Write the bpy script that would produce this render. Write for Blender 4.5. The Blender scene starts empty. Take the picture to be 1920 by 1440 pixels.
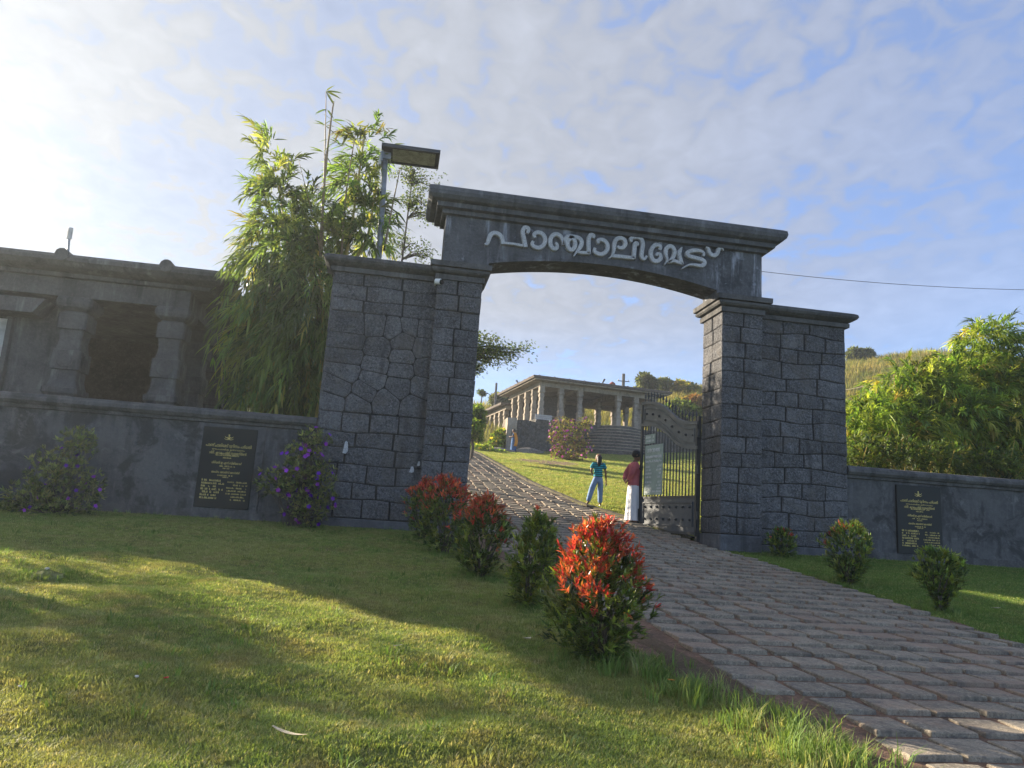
import bpy, math, random
import numpy as np
from mathutils import Matrix, Vector

random.seed(7)
RG = np.random.default_rng(11)
SC = bpy.context.scene
COL = SC.collection
R = math.radians

# ---------------------------------------------------------------- camera
EYE = 1.75
FPX = 1387.0
_p, _r, _y = R(10.6), R(3.7), R(8.8)
_f0 = np.array([math.sin(_y), math.cos(_y), 0.0]); _r0 = np.array([math.cos(_y), -math.sin(_y), 0.0]); _u = np.array([0, 0, 1.0])
FWD = _f0 * math.cos(_p) + _u * math.sin(_p)
_u0 = -_f0 * math.sin(_p) + _u * math.cos(_p)
IX = _r0 * math.cos(_r) + _u0 * math.sin(_r)
IY = _u0 * math.cos(_r) - _r0 * math.sin(_r)
CAMP = np.array([0, 0, EYE])
cd = bpy.data.cameras.new('camera'); cam = bpy.data.objects.new('camera', cd); COL.objects.link(cam)
cd.sensor_fit = 'HORIZONTAL'; cd.sensor_width = 36.0; cd.lens = 36.0 * FPX / 1920.0
cd.clip_start = 0.05; cd.clip_end = 4000
m = Matrix.Identity(4)
for i in range(3):
    m[i][0] = IX[i]; m[i][1] = IY[i]; m[i][2] = -FWD[i]; m[i][3] = CAMP[i]
cam.matrix_world = m
SC.camera = cam

# ---------------------------------------------------------------- light
SUN_AZ, SUN_EL = R(50), R(18.5)           # azimuth measured from +Y towards -X
SUND = Vector((-math.sin(SUN_AZ) * math.cos(SUN_EL), math.cos(SUN_AZ) * math.cos(SUN_EL), math.sin(SUN_EL)))
SC.view_settings.view_transform = 'Standard'
SC.view_settings.look = 'None'
SC.view_settings.gamma = 1.0
SC.view_settings.use_curve_mapping = False
SC.view_settings.exposure = 1.74
sl = bpy.data.lights.new('sun', 'SUN'); sl.energy = 5.0; sl.angle = R(0.55); sl.color = (1.0, 0.86, 0.66)
so = bpy.data.objects.new('sun', sl); COL.objects.link(so)
so.rotation_euler = SUND.to_track_quat('Z', 'Y').to_euler(); so.location = (-40, 30, 40)

W = bpy.data.worlds.new('World'); SC.world = W; W.use_nodes = True
nt = W.node_tree; nt.nodes.clear()
class G:
    """tiny node-graph helper"""
    def __init__(s, nt): s.nt = nt
    def n(s, t, **k):
        o = s.nt.nodes.new(t)
        for a, v in k.items(): setattr(o, a, v)
        return o
    def put(s, sock, v):
        if isinstance(v, bpy.types.NodeSocket): s.nt.links.new(v, sock)
        elif v is not None:
            if hasattr(sock, 'default_value'):
                if isinstance(v, (tuple, list)) and len(v) == 3 and len(sock.default_value) == 4: v = (*v, 1)
                sock.default_value = v
    def math(s, op, a, b=None, c=None, clamp=False):
        o = s.n('ShaderNodeMath', operation=op, use_clamp=clamp)
        for i, v in enumerate((a, b, c)):
            if v is not None: s.put(o.inputs[i], v)
        return o.outputs[0]
    def vmath(s, op, a, b=None):
        o = s.n('ShaderNodeVectorMath', operation=op)
        s.put(o.inputs[0], a)
        if b is not None: s.put(o.inputs[3 if op == 'SCALE' else 1], b)
        return o.outputs[1 if op in ('DOT_PRODUCT', 'LENGTH') else 0]
    def mix(s, f, a, b, mode='MIX'):
        o = s.n('ShaderNodeMix', data_type='RGBA', blend_type=mode)
        s.put(o.inputs[0], f); s.put(o.inputs[6], a); s.put(o.inputs[7], b)
        return o.outputs[2]
    def noise(s, vec, scale, detail=4, rough=.55, dist=0.0):
        o = s.n('ShaderNodeTexNoise'); s.put(o.inputs['Vector'], vec)
        o.inputs['Scale'].default_value = scale; o.inputs['Detail'].default_value = detail
        o.inputs['Roughness'].default_value = rough; o.inputs['Distortion'].default_value = dist
        return o.outputs[0]
    def voro(s, vec, scale, feature='F1'):
        o = s.n('ShaderNodeTexVoronoi', feature=feature); s.put(o.inputs['Vector'], vec); o.inputs['Scale'].default_value = scale
        return o.outputs[0]
    def ramp(s, f, lo, hi, a=0.0, b=1.0, smooth=True):
        o = s.n('ShaderNodeMapRange', interpolation_type='SMOOTHSTEP' if smooth else 'LINEAR')
        s.put(o.inputs[0], f)
        for i, v in enumerate((lo, hi, a, b)): s.put(o.inputs[i + 1], v)
        return o.outputs[0]
    def scalev(s, vec, sc):
        o = s.n('ShaderNodeMapping'); s.put(o.inputs[0], vec); o.inputs[3].default_value = sc
        return o.outputs[0]

g = G(nt)
out = g.n('ShaderNodeOutputWorld'); bg = g.n('ShaderNodeBackground')
sky = g.n('ShaderNodeTexSky', sky_type='NISHITA'); sky.sun_disc = False
sky.sun_elevation = SUN_EL; sky.sun_rotation = -SUN_AZ
sky.altitude = 900; sky.air_density = 1.0; sky.dust_density = 0.25; sky.ozone_density = 1.2
tc = g.n('ShaderNodeTexCoord')
dirv = g.vmath('NORMALIZE', tc.outputs['Generated'])
sp = g.n('ShaderNodeSeparateXYZ'); g.put(sp.inputs[0], dirv)
zz = g.math('MAXIMUM', sp.outputs[2], 0.0)
den = g.math('ADD', zz, 0.16)
cx = g.math('DIVIDE', sp.outputs[0], den); cy = g.math('DIVIDE', sp.outputs[1], den)
cv = g.n('ShaderNodeCombineXYZ'); g.put(cv.inputs[0], cx); g.put(cv.inputs[1], cy)
pv = cv.outputs[0]
big = g.noise(g.scalev(pv, (.9, .55, 1)), 0.75, 5, .55, .4)
mid = g.noise(pv, 2.6, 7, .6, .3)
cell = g.noise(g.scalev(pv, (1.1, .9, 1)), 15.0, 3, .5, .5)
sdot = g.math('MAXIMUM', g.vmath('DOT_PRODUCT', dirv, tuple(SUND)), 0.0)
cov = g.math('ADD', g.math('MULTIPLY', big, .62), g.math('ADD', g.math('MULTIPLY', mid, .30), g.math('MULTIPLY', cell, .34)))
thick = g.ramp(cov, .44, .62)
side = g.ramp(sdot, .25, .95)                         # the cloud sheet lies towards the sun and thins away from it
thick = g.math('MULTIPLY', thick, g.ramp(sdot, -.1, .55, .62, 1.0))
low = g.ramp(zz, .03, .30)
veil = g.math('ADD', .46, g.math('MULTIPLY', side, .42))
thick = g.math('MULTIPLY', thick, low)
thick = g.math('MAXIMUM', thick, g.math('MULTIPLY', veil, 1.0))
glow = g.math('ADD', g.math('MULTIPLY', g.math('POWER', sdot, 5.0), .55), g.math('MULTIPLY', g.math('POWER', sdot, 30.0), 1.5))
lum = g.math('ADD', g.math('ADD', .30, glow), g.math('MULTIPLY', cov, 2.5))
ccol = g.mix(g.math('POWER', sdot, 2.0), (.72, .80, 1.0), (.90, .94, 1.0))
cloud = g.n('ShaderNodeVectorMath', operation='SCALE'); g.put(cloud.inputs[0], ccol); g.put(cloud.inputs[3], lum)
skyc = g.mix(1.0, sky.outputs[0], (.58, .80, 1.14), 'MULTIPLY')
fin = g.mix(thick, skyc, cloud.outputs[0])
g.put(bg.inputs[0], fin); bg.inputs[1].default_value = 0.10
nt.links.new(bg.outputs[0], out.inputs[0])
W.cycles.sampling_method = 'MANUAL'; W.cycles.sample_map_resolution = 1024
try:
    SC.cycles.max_bounces = 8; SC.cycles.transparent_max_bounces = 8; SC.cycles.use_denoising = True
except Exception: pass

# ---------------------------------------------------------------- geometry helpers
def at(px, py, Y):
    """the point in the world on the plane y = Y seen at photo pixel (px, py)"""
    d = FWD * FPX + IX * (px - 960) - IY * (py - 720)
    return CAMP + d * (Y / d[1])

def softplus(x): return np.where(x > 30, x, np.log1p(np.exp(np.minimum(x, 30))))
def sstep(a, b, x):
    t = np.clip((np.asarray(x, float) - a) / (b - a), 0, 1); return t * t * (3 - 2 * t)
def tz(X, Y):
    """height of the ground"""
    X = np.asarray(X, float); Y = np.asarray(Y, float)
    z = .0863 * np.maximum(Y, -25) + .0587 * softplus(Y - 16.0)
    z = z - .145 * 8 * softplus((Y - 88) / 8.0)
    z = z + sstep(28, 84, Y) * 6 * softplus((np.minimum(X, 66) - 17) / 6) * .25 + 3.4 * sstep(58, 84, Y)
    z = z - 10 * sstep(130, 400, Y)
    bump = .026 * np.sin(X * 1.7 + 1.3 * np.sin(Y * .9)) * np.sin(Y * 1.3 + X * .4)
    for a, k, p, m in ((.35, 5.3, .3, .010), (1.25, 6.7, 1.9, .009), (2.2, 4.1, 4.4, .012), (.8, 9.1, 2.2, .006), (1.75, 8.3, .7, .006)):
        bump = bump + m * np.sin(k * (X * math.cos(a) + Y * math.sin(a)) + p + 1.1 * np.sin(1.9 * (Y * math.cos(a) - X * math.sin(a)) + 2 * p))
    z = z + bump * sstep(2.0, 0.5, X) * sstep(15.8, 14.5, Y)
    return z
def tzf(x, y): return float(tz(x, y))

ORG = {}
def tag(o, label=None, cat=None, group=None, kind=None):
    if label: o['label'] = label
    if cat: o['category'] = cat
    if group: o['group'] = group
    if kind: o['kind'] = kind
    return o
def thing(name, label, cat, loc=(0, 0, 0), rz=0.0, group=None, world=True):
    """an Empty at the base of a thing; with world=True its parts are written in world coordinates"""
    o = bpy.data.objects.new(name, None); COL.objects.link(o); o.empty_display_size = .2
    o.location = loc; o.rotation_euler = (0, 0, rz)
    ORG[o.name] = Vector(loc) if world else Vector((0, 0, 0))
    return tag(o, label, cat, group)
def link(name, me, mat=None, parent=None, mats=None):
    if mats:
        for q in mats: me.materials.append(q)
    elif mat is not None and len(me.materials) == 0: me.materials.append(mat)
    o = bpy.data.objects.new(name, me); COL.objects.link(o)
    if parent is not None:
        o.parent = parent; ORG[o.name] = ORG.get(parent.name, Vector((0, 0, 0)))
    return o

class MB:
    def __init__(s): s.v = []; s.f = []; s.m = []
    def add(s, vs, fs, mi=0):
        b = len(s.v); s.v += [tuple(map(float, q)) for q in vs]
        s.f += [tuple(b + i for i in q) for q in fs]; s.m += [mi] * len(fs); return s
    def box(s, x0, x1, y0, y1, z0, z1, mi=0, bev=0.0, T=None):
        if bev > 0:
            b = min(bev, .49 * (x1 - x0), .49 * (y1 - y0), .49 * (z1 - z0))
            rings = []
            for z, k in ((z0, b), (z0 + b, 0), (z1 - b, 0), (z1, b)):
                rings.append([(x0 + k, y0 + b, z), (x0 + b, y0 + k, z), (x1 - b, y0 + k, z), (x1 - k, y0 + b, z), (x1 - k, y1 - b, z), (x1 - b, y1 - k, z), (x0 + b, y1 - k, z), (x0 + k, y1 - b, z)])
            # pull the corners in on the end rings
            return s.loft(rings, mi=mi, T=T)
        vs = [(x0, y0, z0), (x1, y0, z0), (x1, y1, z0), (x0, y1, z0), (x0, y0, z1), (x1, y0, z1), (x1, y1, z1), (x0, y1, z1)]
        if T: vs = [T(q) for q in vs]
        return s.add(vs, [(3, 2, 1, 0), (4, 5, 6, 7), (0, 1, 5, 4), (1, 2, 6, 5), (2, 3, 7, 6), (3, 0, 4, 7)], mi)
    def loft(s, rings, cap=True, mi=0, T=None, closed=True):
        n = len(rings[0]); vs = [q for r in rings for q in r]
        if T: vs = [T(q) for q in vs]
        fs = []
        for k in range(len(rings) - 1):
            for i in range(n if closed else n - 1):
                j = (i + 1) % n
                fs.append((k * n + i, k * n + j, (k + 1) * n + j, (k + 1) * n + i))
        if cap and closed:
            fs.append(tuple(range(n - 1, -1, -1))); fs.append(tuple((len(rings) - 1) * n + i for i in range(n)))
        return s.add(vs, fs, mi)
    def tube(s, pts, rad, n=8, mi=0, cap=True):
        pts = [Vector(q) for q in pts]; rings = []
        if not hasattr(rad, '__len__'): rad = [rad] * len(pts)
        ref = Vector((0.13, .27, .95))
        for i, q in enumerate(pts):
            t = (pts[min(i + 1, len(pts) - 1)] - pts[max(i - 1, 0)]).normalized()
            if abs(t.dot(ref)) > .97: ref = Vector((1, .1, 0))
            a = t.cross(ref).normalized(); b = t.cross(a)
            rings.append([q + (a * math.cos(2 * math.pi * k / n) + b * math.sin(2 * math.pi * k / n)) * rad[i] for k in range(n)])
        return s.loft(rings, cap=cap, mi=mi)
    def ring_profile(s, x0, x1, y0, y1, prof, mi=0, T=None):
        """a moulding that runs round a rectangle; prof = [(outward, z) ...] from the bottom up"""
        return s.loft([[(x0 - o, y0 - o, z), (x1 + o, y0 - o, z), (x1 + o, y1 + o, z), (x0 - o, y1 + o, z)] for o, z in prof], mi=mi, T=T)
    def sphere(s, c, r, n=10, m=6, mi=0, T=None, sq=(1, 1, 1)):
        rings = []
        for k in range(1, m):
            a = math.pi * k / m
            rings.append([(c[0] + sq[0] * r * math.sin(a) * math.cos(2 * math.pi * i / n), c[1] + sq[1] * r * math.sin(a) * math.sin(2 * math.pi * i / n), c[2] - sq[2] * r * math.cos(a)) for i in range(n)])
        return s.loft(rings, mi=mi, T=T)
    def build(s, name, mat=None, parent=None, smooth=False, mats=None, label=None):
        off = ORG.get(parent.name, Vector((0, 0, 0))) if parent is not None else Vector((0, 0, 0))
        me = bpy.data.meshes.new(name)
        me.from_pydata([(x - off.x, y - off.y, z - off.z) for x, y, z in s.v], [], s.f)
        if mats: me.polygons.foreach_set('material_index', s.m)
        if smooth: me.polygons.foreach_set('use_smooth', [True] * len(s.f))
        me.update()
        o = link(name, me, mat, parent, mats)
        if label: o['label'] = label
        return o

def weighted(o):
    md = o.modifiers.new('norm', 'WEIGHTED_NORMAL'); return o

# ---------------------------------------------------------------- materials
def material(name, base, var=None, rough=.85, bump=None, streak=None, streak_mask=.6, rand=0.0, spec=.3, metal=0.0, vs=1.5, patches=None, local=False, mott=1.0):
    """base colour, varied by noise towards var; bump = [(scale, strength, kind)]; streak = colour of vertical runs"""
    mt = bpy.data.materials.new(name); mt.use_nodes = True
    g = G(mt.node_tree); b = mt.node_tree.nodes['Principled BSDF']
    if local:
        pos = g.n('ShaderNodeTexCoord').outputs['Object']
    else:
        pos = g.n('ShaderNodeNewGeometry').outputs['Position']
    col = base
    if var:
        f = g.noise(pos, vs, 6, .62, .2)
        col = g.mix(g.ramp(f, .34, .66), base, var)
        f2 = g.noise(pos, vs * 9, 6, .75)
        col = g.mix(g.ramp(f2, .42, .70, 0, .8 * mott), col, tuple(q * (1 + .6 * mott) for q in base))
        f3 = g.noise(pos, vs * 20, 4, .75)
        col = g.mix(g.ramp(f3, .50, .66, 0, .75 * mott), col, tuple(q * (1 - .62 * mott) for q in base))
    if streak:
        f = g.noise(g.scalev(pos, (1, 1, .13)), 4.2, 5, .65)
        f2 = g.noise(pos, .9, 3, .6)
        k = g.math('MULTIPLY', g.ramp(f, .50, .68), g.ramp(f2, .40, .60, 0, streak_mask))
        col = g.mix(k, col, streak)
        f = g.noise(g.scalev(pos, (1, 1, .10)), 3.1, 5, .6); f2 = g.noise(g.scalev(pos, (1, 1, 1)), 1.4, 3, .6)
        k = g.math('MULTIPLY', g.ramp(f, .50, .66), g.ramp(f2, .40, .60, 0, .75))
        col = g.mix(k, col, tuple(q * .42 for q in base))
    if patches:
        for pc, sc, lo, hi, am in patches:
            col = g.mix(g.ramp(g.noise(pos, sc, 6, .7, .5), lo, hi, 0, am), col, pc)
    if rand:
        oi = g.n('ShaderNodeObjectInfo')
        mul = g.ramp(oi.outputs['Random'], 0, 1, 1 - rand, 1 + rand, False)
        v = g.n('ShaderNodeVectorMath', operation='SCALE'); g.put(v.inputs[0], col); g.put(v.inputs[3], mul); col = v.outputs[0]
    g.put(b.inputs['Base Color'], col)
    b.inputs['Roughness'].default_value = rough
    b.inputs['Specular IOR Level'].default_value = spec
    b.inputs['Metallic'].default_value = metal
    if bump:
        nrm = None
        for sc, st, kind in bump:
            h = g.voro(pos, sc) if kind == 'v' else g.noise(pos, sc, 6, .65, .3)
            bn = g.n('ShaderNodeBump'); bn.inputs['Strength'].default_value = st; bn.inputs['Distance'].default_value = 1.1 / sc
            g.put(bn.inputs['Height'], h)
            if nrm is not None: g.put(bn.inputs['Normal'], nrm)
            nrm = bn.outputs[0]
        g.put(b.inputs['Normal'], nrm)
    return mt

def leaf_material(name, rough=.45, trans=.48, tint=(1.15, 1.15, .55), spec=.4):
    """leaf: colour attribute, gloss and light passing through"""
    mt = bpy.data.materials.new(name); mt.use_nodes = True
    g = G(mt.node_tree); b = mt.node_tree.nodes['Principled BSDF']; o = mt.node_tree.nodes['Material Output']
    a = g.n('ShaderNodeVertexColor', layer_name='Col')
    g.put(b.inputs['Base Color'], a.outputs[0]); b.inputs['Roughness'].default_value = rough; b.inputs['Specular IOR Level'].default_value = spec
    t = g.n('ShaderNodeBsdfTranslucent'); g.put(t.inputs[0], g.mix(1.0, a.outputs[0], tuple(1.5 * q for q in tint), 'MULTIPLY'))
    mx = g.n('ShaderNodeMixShader'); mx.inputs[0].default_value = trans
    mt.node_tree.links.new(b.outputs[0], mx.inputs[1]); mt.node_tree.links.new(t.outputs[0], mx.inputs[2])
    mt.node_tree.links.new(mx.outputs[0], o.inputs[0])
    return mt

MT = {}
MT['stone'] = material('stone', (.130, .131, .140), (.084, .085, .091), .92, [(6, .7, 'n'), (17, .9, 'n'), (45, .7, 'n')], streak=(.20, .205, .22), streak_mask=.4, rand=.17, vs=2.2, patches=[((.20, .196, .195), 4, .52, .68, .6), ((.125, .112, .10), 1.2, .48, .68, .6)], mott=1.3)
MT['mortar'] = material('mortar', (.026, .026, .027), (.036, .036, .036), .95, [(30, .4, 'n')])
MT['plaster'] = material('weathered_plaster', (.105, .108, .118), (.066, .068, .075), .9, [(12, .2, 'n'), (45, .25, 'n')], streak=(.19, .195, .215), streak_mask=.75, vs=1.1, patches=[((.028, .029, .031), 1.7, .54, .72, .6)], mott=.6)
MT['lintel'] = material('lintel_plaster', (.105, .108, .118), (.066, .068, .075), .9, [(12, .25, 'n'), (45, .3, 'n')], streak=(.36, .38, .44), streak_mask=.85, vs=1.6, patches=[((.030, .031, .034), 1.7, .52, .66, .6), ((.27, .29, .34), 3.4, .60, .72, .7)], mott=.7)
MT['coping'] = material('coping_concrete', (.105, .103, .102), (.060, .059, .059), .92, [(10, .3, 'n'), (50, .3, 'n')], streak=(.2, .2, .2), streak_mask=.5, vs=2.0, patches=[((.035, .036, .036), 3.5, .52, .68, .65)], mott=.6)
MT['wall'] = material('wall_plaster', (.108, .107, .108), (.066, .066, .069), .9, [(8, .18, 'n'), (60, .3, 'n')], streak=(.22, .22, .23), streak_mask=.4, vs=.9, patches=[((.034, .034, .035), 1.3, .49, .60, .8), ((.19, .19, .19), 2.3, .56, .68, .6)], mott=.6)
MT['letter'] = material('letter_cement', (.44, .445, .46), (.32, .325, .34), .85, [(40, .3, 'n')], vs=5)
MT['pavilion'] = material('pavilion_concrete', (.125, .116, .108), (.078, .073, .070), .92, [(9, .3, 'n'), (40, .35, 'n')], streak=(.27, .26, .25), streak_mask=.5, vs=1.4, patches=[((.06, .058, .055), 1.6, .55, .7, .6)], mott=.6)
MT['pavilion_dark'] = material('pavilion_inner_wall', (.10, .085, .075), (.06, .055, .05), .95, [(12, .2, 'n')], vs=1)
MT['hall'] = material('hall_stone', (.34, .29, .235), (.22, .19, .16), .92, [(5, .3, 'n')], streak=(.34, .30, .26), streak_mask=.4, vs=.8, patches=[((.075, .07, .065), .9, .52, .68, .6)], mott=.6)
MT['hallrock'] = material('hall_rock', (.12, .112, .105), (.065, .062, .060), .95, [(1.8, .8, 'n'), (6, .6, 'n')], vs=.6, patches=[((.20, .18, .16), 1.1, .6, .75, .5)])
MT['roof'] = material('roof_slab', (.13, .105, .09), (.08, .07, .065), .9, [(6, .3, 'n')], vs=.9)
MT['granite'] = material('black_granite', (.016, .018, .017), (.022, .023, .022), .5, None, spec=.22, mott=.25)
MT['gold'] = material('gold_paint', (.62, .50, .17), None, .5)
MT['iron'] = material('iron_paint', (.028, .031, .034), (.045, .044, .042), .5, [(60, .1, 'n')], spec=.5, vs=5, mott=.25)
MT['panel'] = material('iron_panel', (.16, .162, .155), (.12, .122, .118), .55, [(50, .08, 'n')], spec=.45, vs=3, mott=.25)
MT['panel_low'] = material('iron_low_panel', (.075, .084, .096), (.056, .064, .074), .5, [(50, .08, 'n')], spec=.5, vs=3, mott=.25)
MT['board'] = material('green_board', (.34, .42, .375), (.28, .35, .315), .6, None, vs=6, mott=.25)
MT['white'] = material('white_paint', (.75, .76, .76), None, .6)
MT['grime_white'] = material('grimy_white', (.62, .60, .56), (.42, .40, .37), .8, None, vs=4, mott=.25)
MT['steel'] = material('galvanised_steel', (.30, .32, .35), (.20, .21, .23), .45, [(40, .1, 'n')], spec=.5, metal=.3, vs=6, mott=.25)
MT['panelback'] = material('solar_panel_back', (.32, .32, .27), (.16, .16, .14), .7, None, vs=6)
MT['black'] = material('black_plastic', (.012, .012, .013), None, .35)
MT['wood'] = material('grey_wood', (.36, .36, .37), (.24, .24, .25), .8, [(30, .2, 'n')], vs=4)
MT['paver'] = material('paving_stone', (.275, .235, .18), (.18, .156, .122), .9, [(24, .32, 'n'), (80, .5, 'n')], rand=.12, vs=3.0, patches=[((.30, .205, .15), .9, .48, .64, .55), ((.10, .092, .088), 5, .50, .66, .65)])
MT['earth'] = material('red_earth', (.21, .125, .082), (.125, .080, .055), .97, [(14, .4, 'n'), (70, .5, 'n')], vs=2.0, patches=[((.055, .045, .033), 3, .5, .66, .7)])
MT['brown_soil'] = material('brown_soil', (.135, .092, .055), (.085, .060, .038), .97, [(14, .5, 'n'), (60, .6, 'n')], vs=3.0)
MT['soil'] = material('dark_soil', (.085, .07, .045), (.05, .05, .03), .97, [(14, .4, 'n')], vs=2.5)
MT['rock'] = material('boulder', (.25, .23, .21), (.14, .13, .12), .95, [(3, .5, 'n'), (14, .5, 'n')], vs=1.2)
MT['bark'] = material('bark', (.10, .082, .065), (.055, .046, .038), .95, [(20, .5, 'n')], vs=4, local=True)
MT['culm'] = material('bamboo_culm', (.42, .30, .07), (.28, .24, .07), .45, None, vs=3)
MT['culm_dry'] = material('dry_culm', (.34, .24, .15), (.20, .14, .09), .6, None, vs=5)
MT['skin'] = material('skin', (.20, .105, .065), (.17, .09, .055), .5, None, local=True, mott=.25)
MT['hair'] = material('hair', (.012, .010, .009), (.02, .016, .014), .45, [(90, .4, 'n')], local=True, mott=.25)
MT['jeans'] = material('blue_denim', (.22, .34, .55), (.14, .23, .42), .85, [(18, .3, 'n')], vs=5, local=True, mott=.25)
MT['mundu'] = material('white_cotton', (.78, .77, .78), (.68, .68, .72), .85, [(7, .35, 'n')], vs=3, local=True, mott=.25)
MT['shirt_red'] = material('maroon_shirt', (.52, .14, .15), (.42, .10, .115), .8, [(10, .4, 'n')], vs=4, local=True, mott=.25)
MT['sari_blue'] = material('blue_cloth', (.05, .14, .33), (.03, .09, .24), .8, [(9, .4, 'n')], vs=4, local=True, mott=.25)
MT['sari_orange'] = material('orange_cloth', (.75, .30, .035), (.60, .22, .03), .75, [(9, .4, 'n')], vs=4, local=True, mott=.25)
def striped():
    mt = bpy.data.materials.new('teal_striped_cloth'); mt.use_nodes = True
    g = G(mt.node_tree); b = mt.node_tree.nodes['Principled BSDF']
    s = g.n('ShaderNodeSeparateXYZ'); g.put(s.inputs[0], g.n('ShaderNodeTexCoord').outputs['Object'])
    w = g.math('FRACT', g.math('MULTIPLY', s.outputs[2], 15.5))
    k = g.math('GREATER_THAN', w, .68)
    g.put(b.inputs['Base Color'], g.mix(k, (.015, .33, .40), (.012, .02, .04))); b.inputs['Roughness'].default_value = .85
    return mt
MT['stripe'] = striped()
MT['leaf'] = leaf_material('leaf')
MT['leaf_gloss'] = leaf_material('glossy_leaf', .3, .3, (1.2, 1.05, .5), .5)
MT['petal'] = leaf_material('petal', .6, .35, (1, 1, 1), .2)
MT['straw'] = material('dry_leaf_and_sunlit_wire', (.55, .48, .34), (.40, .33, .21), .8, None, vs=9, local=True)
MT['redpetal'] = material('red_petal', (.5, .03, .03), None, .6)
MT['pebble'] = material('pale_pebble', (.62, .58, .52), (.45, .40, .34), .8, None, vs=20)

# ---------------------------------------------------------------- ground
def grid_mesh(name, xs, ys, zf, mat, kind='structure', lab=None):
    X, Y = np.meshgrid(xs, ys); Z = zf(X, Y); nx, ny = len(xs), len(ys)
    me = bpy.data.meshes.new(name)
    vs = np.stack([X, Y, Z], -1).reshape(-1, 3)
    i = np.arange((ny - 1) * (nx - 1)); r, c = i // (nx - 1), i % (nx - 1); a = r * nx + c
    fs = np.stack([a, a + 1, a + nx + 1, a + nx], -1)
    me.from_pydata(vs.tolist(), [], fs.tolist()); me.polygons.foreach_set('use_smooth', [True] * len(fs)); me.update()
    o = link(name, me, mat)
    if kind: o['kind'] = kind
    if lab: o['label'] = lab
    return o

def ground_material():
    mt = bpy.data.materials.new('ground_turf'); mt.use_nodes = True
    g = G(mt.node_tree); b = mt.node_tree.nodes['Principled BSDF']
    pos = g.n('ShaderNodeNewGeometry').outputs['Position']
    s = g.n('ShaderNodeSeparateXYZ'); g.put(s.inputs[0], pos)
    n1 = g.noise(pos, .8, 6, .65, .3); n2 = g.noise(pos, 6, 5, .7); n3 = g.noise(pos, .06, 5, .6, .5)
    turf = g.mix(g.ramp(n1, .35, .65), (.15, .185, .065), (.23, .215, .095))
    turf = g.mix(g.ramp(n2, .45, .7, 0, .6), turf, (.085, .07, .036))
    hill = g.mix(g.ramp(n3, .42, .58), (.21, .165, .06), (.10, .12, .03))
    hill = g.mix(g.ramp(n1, .5, .7, 0, .6), hill, (.07, .085, .025))
    col = g.mix(g.ramp(s.outputs[1], 50, 62), turf, hill)
    g.put(b.inputs['Base Color'], col); b.inputs['Roughness'].default_value = .95; b.inputs['Specular IOR Level'].default_value = .1
    bn = g.n('ShaderNodeBump'); bn.inputs['Strength'].default_value = .6; bn.inputs['Distance'].default_value = .05; g.put(bn.inputs['Height'], g.noise(pos, 25, 6, .7))
    g.put(b.inputs['Normal'], bn.outputs[0])
    return mt
MT['ground'] = ground_material()
gx = np.unique(np.concatenate([np.linspace(-420, -160, 6), np.linspace(-160, -20, 22), np.linspace(-20, -10, 41), np.linspace(-10, 3.5, 109), np.linspace(3.5, 20, 67), np.linspace(20, 160, 57), np.linspace(160, 420, 6)]))
gy = np.unique(np.concatenate([np.linspace(-40, 0, 11), np.linspace(0, 17, 137), np.linspace(17, 20, 13), np.linspace(20, 60, 81), np.linspace(60, 170, 45), np.linspace(170, 520, 12)]))
grid_mesh('ground', gx, gy, tz, MT['ground'])

# ---------------------------------------------------------------- paved path
def path_l(Y): return np.interp(Y, [0, 4.5, 7.4, 10.9, 15, 17, 30, 55], [3.75, 3.2, 2.78, 2.25, 1.75, 1.7, 2.0, 2.2])
def path_r(Y): return np.interp(Y, [0, 8, 10.2, 14.7, 16.0, 17.2, 20, 23, 30, 46, 55], [7.3, 7.55, 7.7, 7.72, 7.40, 7.30, 6.75, 6.02, 5.5, 5.35, 4.9])
ys = np.concatenate([np.arange(1.0, 20, .25), np.arange(20, 53, .5)])
mb = MB(); rows = []
for y in ys:
    a, b = path_l(y) - .42, path_r(y) + .12
    rows.append([(a + (b - a) * k / 8, y, tzf(a + (b - a) * k / 8, y) + (.006 if k in (0, 8) else .018)) for k in range(9)])
mb.loft(rows, cap=False, closed=False)
mb.f = [q[::-1] for q in mb.f] if False else mb.f
path = mb.build('path', MT['earth'], smooth=True); tag(path, kind='structure')

def px_of(P):
    d = np.array(P, float) - CAMP; z = d @ FWD
    return 960 + FPX * (d @ IX) / z, 720 - FPX * (d @ IY) / z
def paver(mb, x, y, w, l, rnd):
    """one rough slab: irregular outline, rounded edge, lifted towards the foot of the slope"""
    h = .040 + rnd.uniform(-.005, .007); tilt = rnd.uniform(.5, 1.0) * .034; roll = rnd.uniform(-.01, .01)
    c = []
    for k, (sx, sy) in enumerate(((-1, -1), (0, -1), (1, -1), (1, 0), (1, 1), (0, 1), (-1, 1), (-1, 0))):
        jx = rnd.uniform(-.011, .011); jy = rnd.uniform(-.009, .009)
        pull = .975 if sx and sy else 1.0
        c.append((sx * w * .5 * pull + jx, sy * l * .5 * pull + jy))
    z0 = tzf(x, y); sl = (tzf(x, y + .2) - tzf(x, y - .2)) / .4
    def Z(u, v, hh): return z0 + .006 + v * sl + hh - tilt * v / l + roll * u / w
    bot = [(x + u, y + v, z0 - .03 + v * sl) for u, v in c]
    top = [(x + u * .97, y + v * .97, Z(u, v, h - .009)) for u, v in c]
    ins = [(x + u * .93, y + v * .93, Z(u, v, h - .003 + rnd.uniform(-.002, .002))) for u, v in c]
    mb.loft([bot, top, ins], mi=0)
rnd = random.Random(3)
slabs = []
y = 2.9
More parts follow.
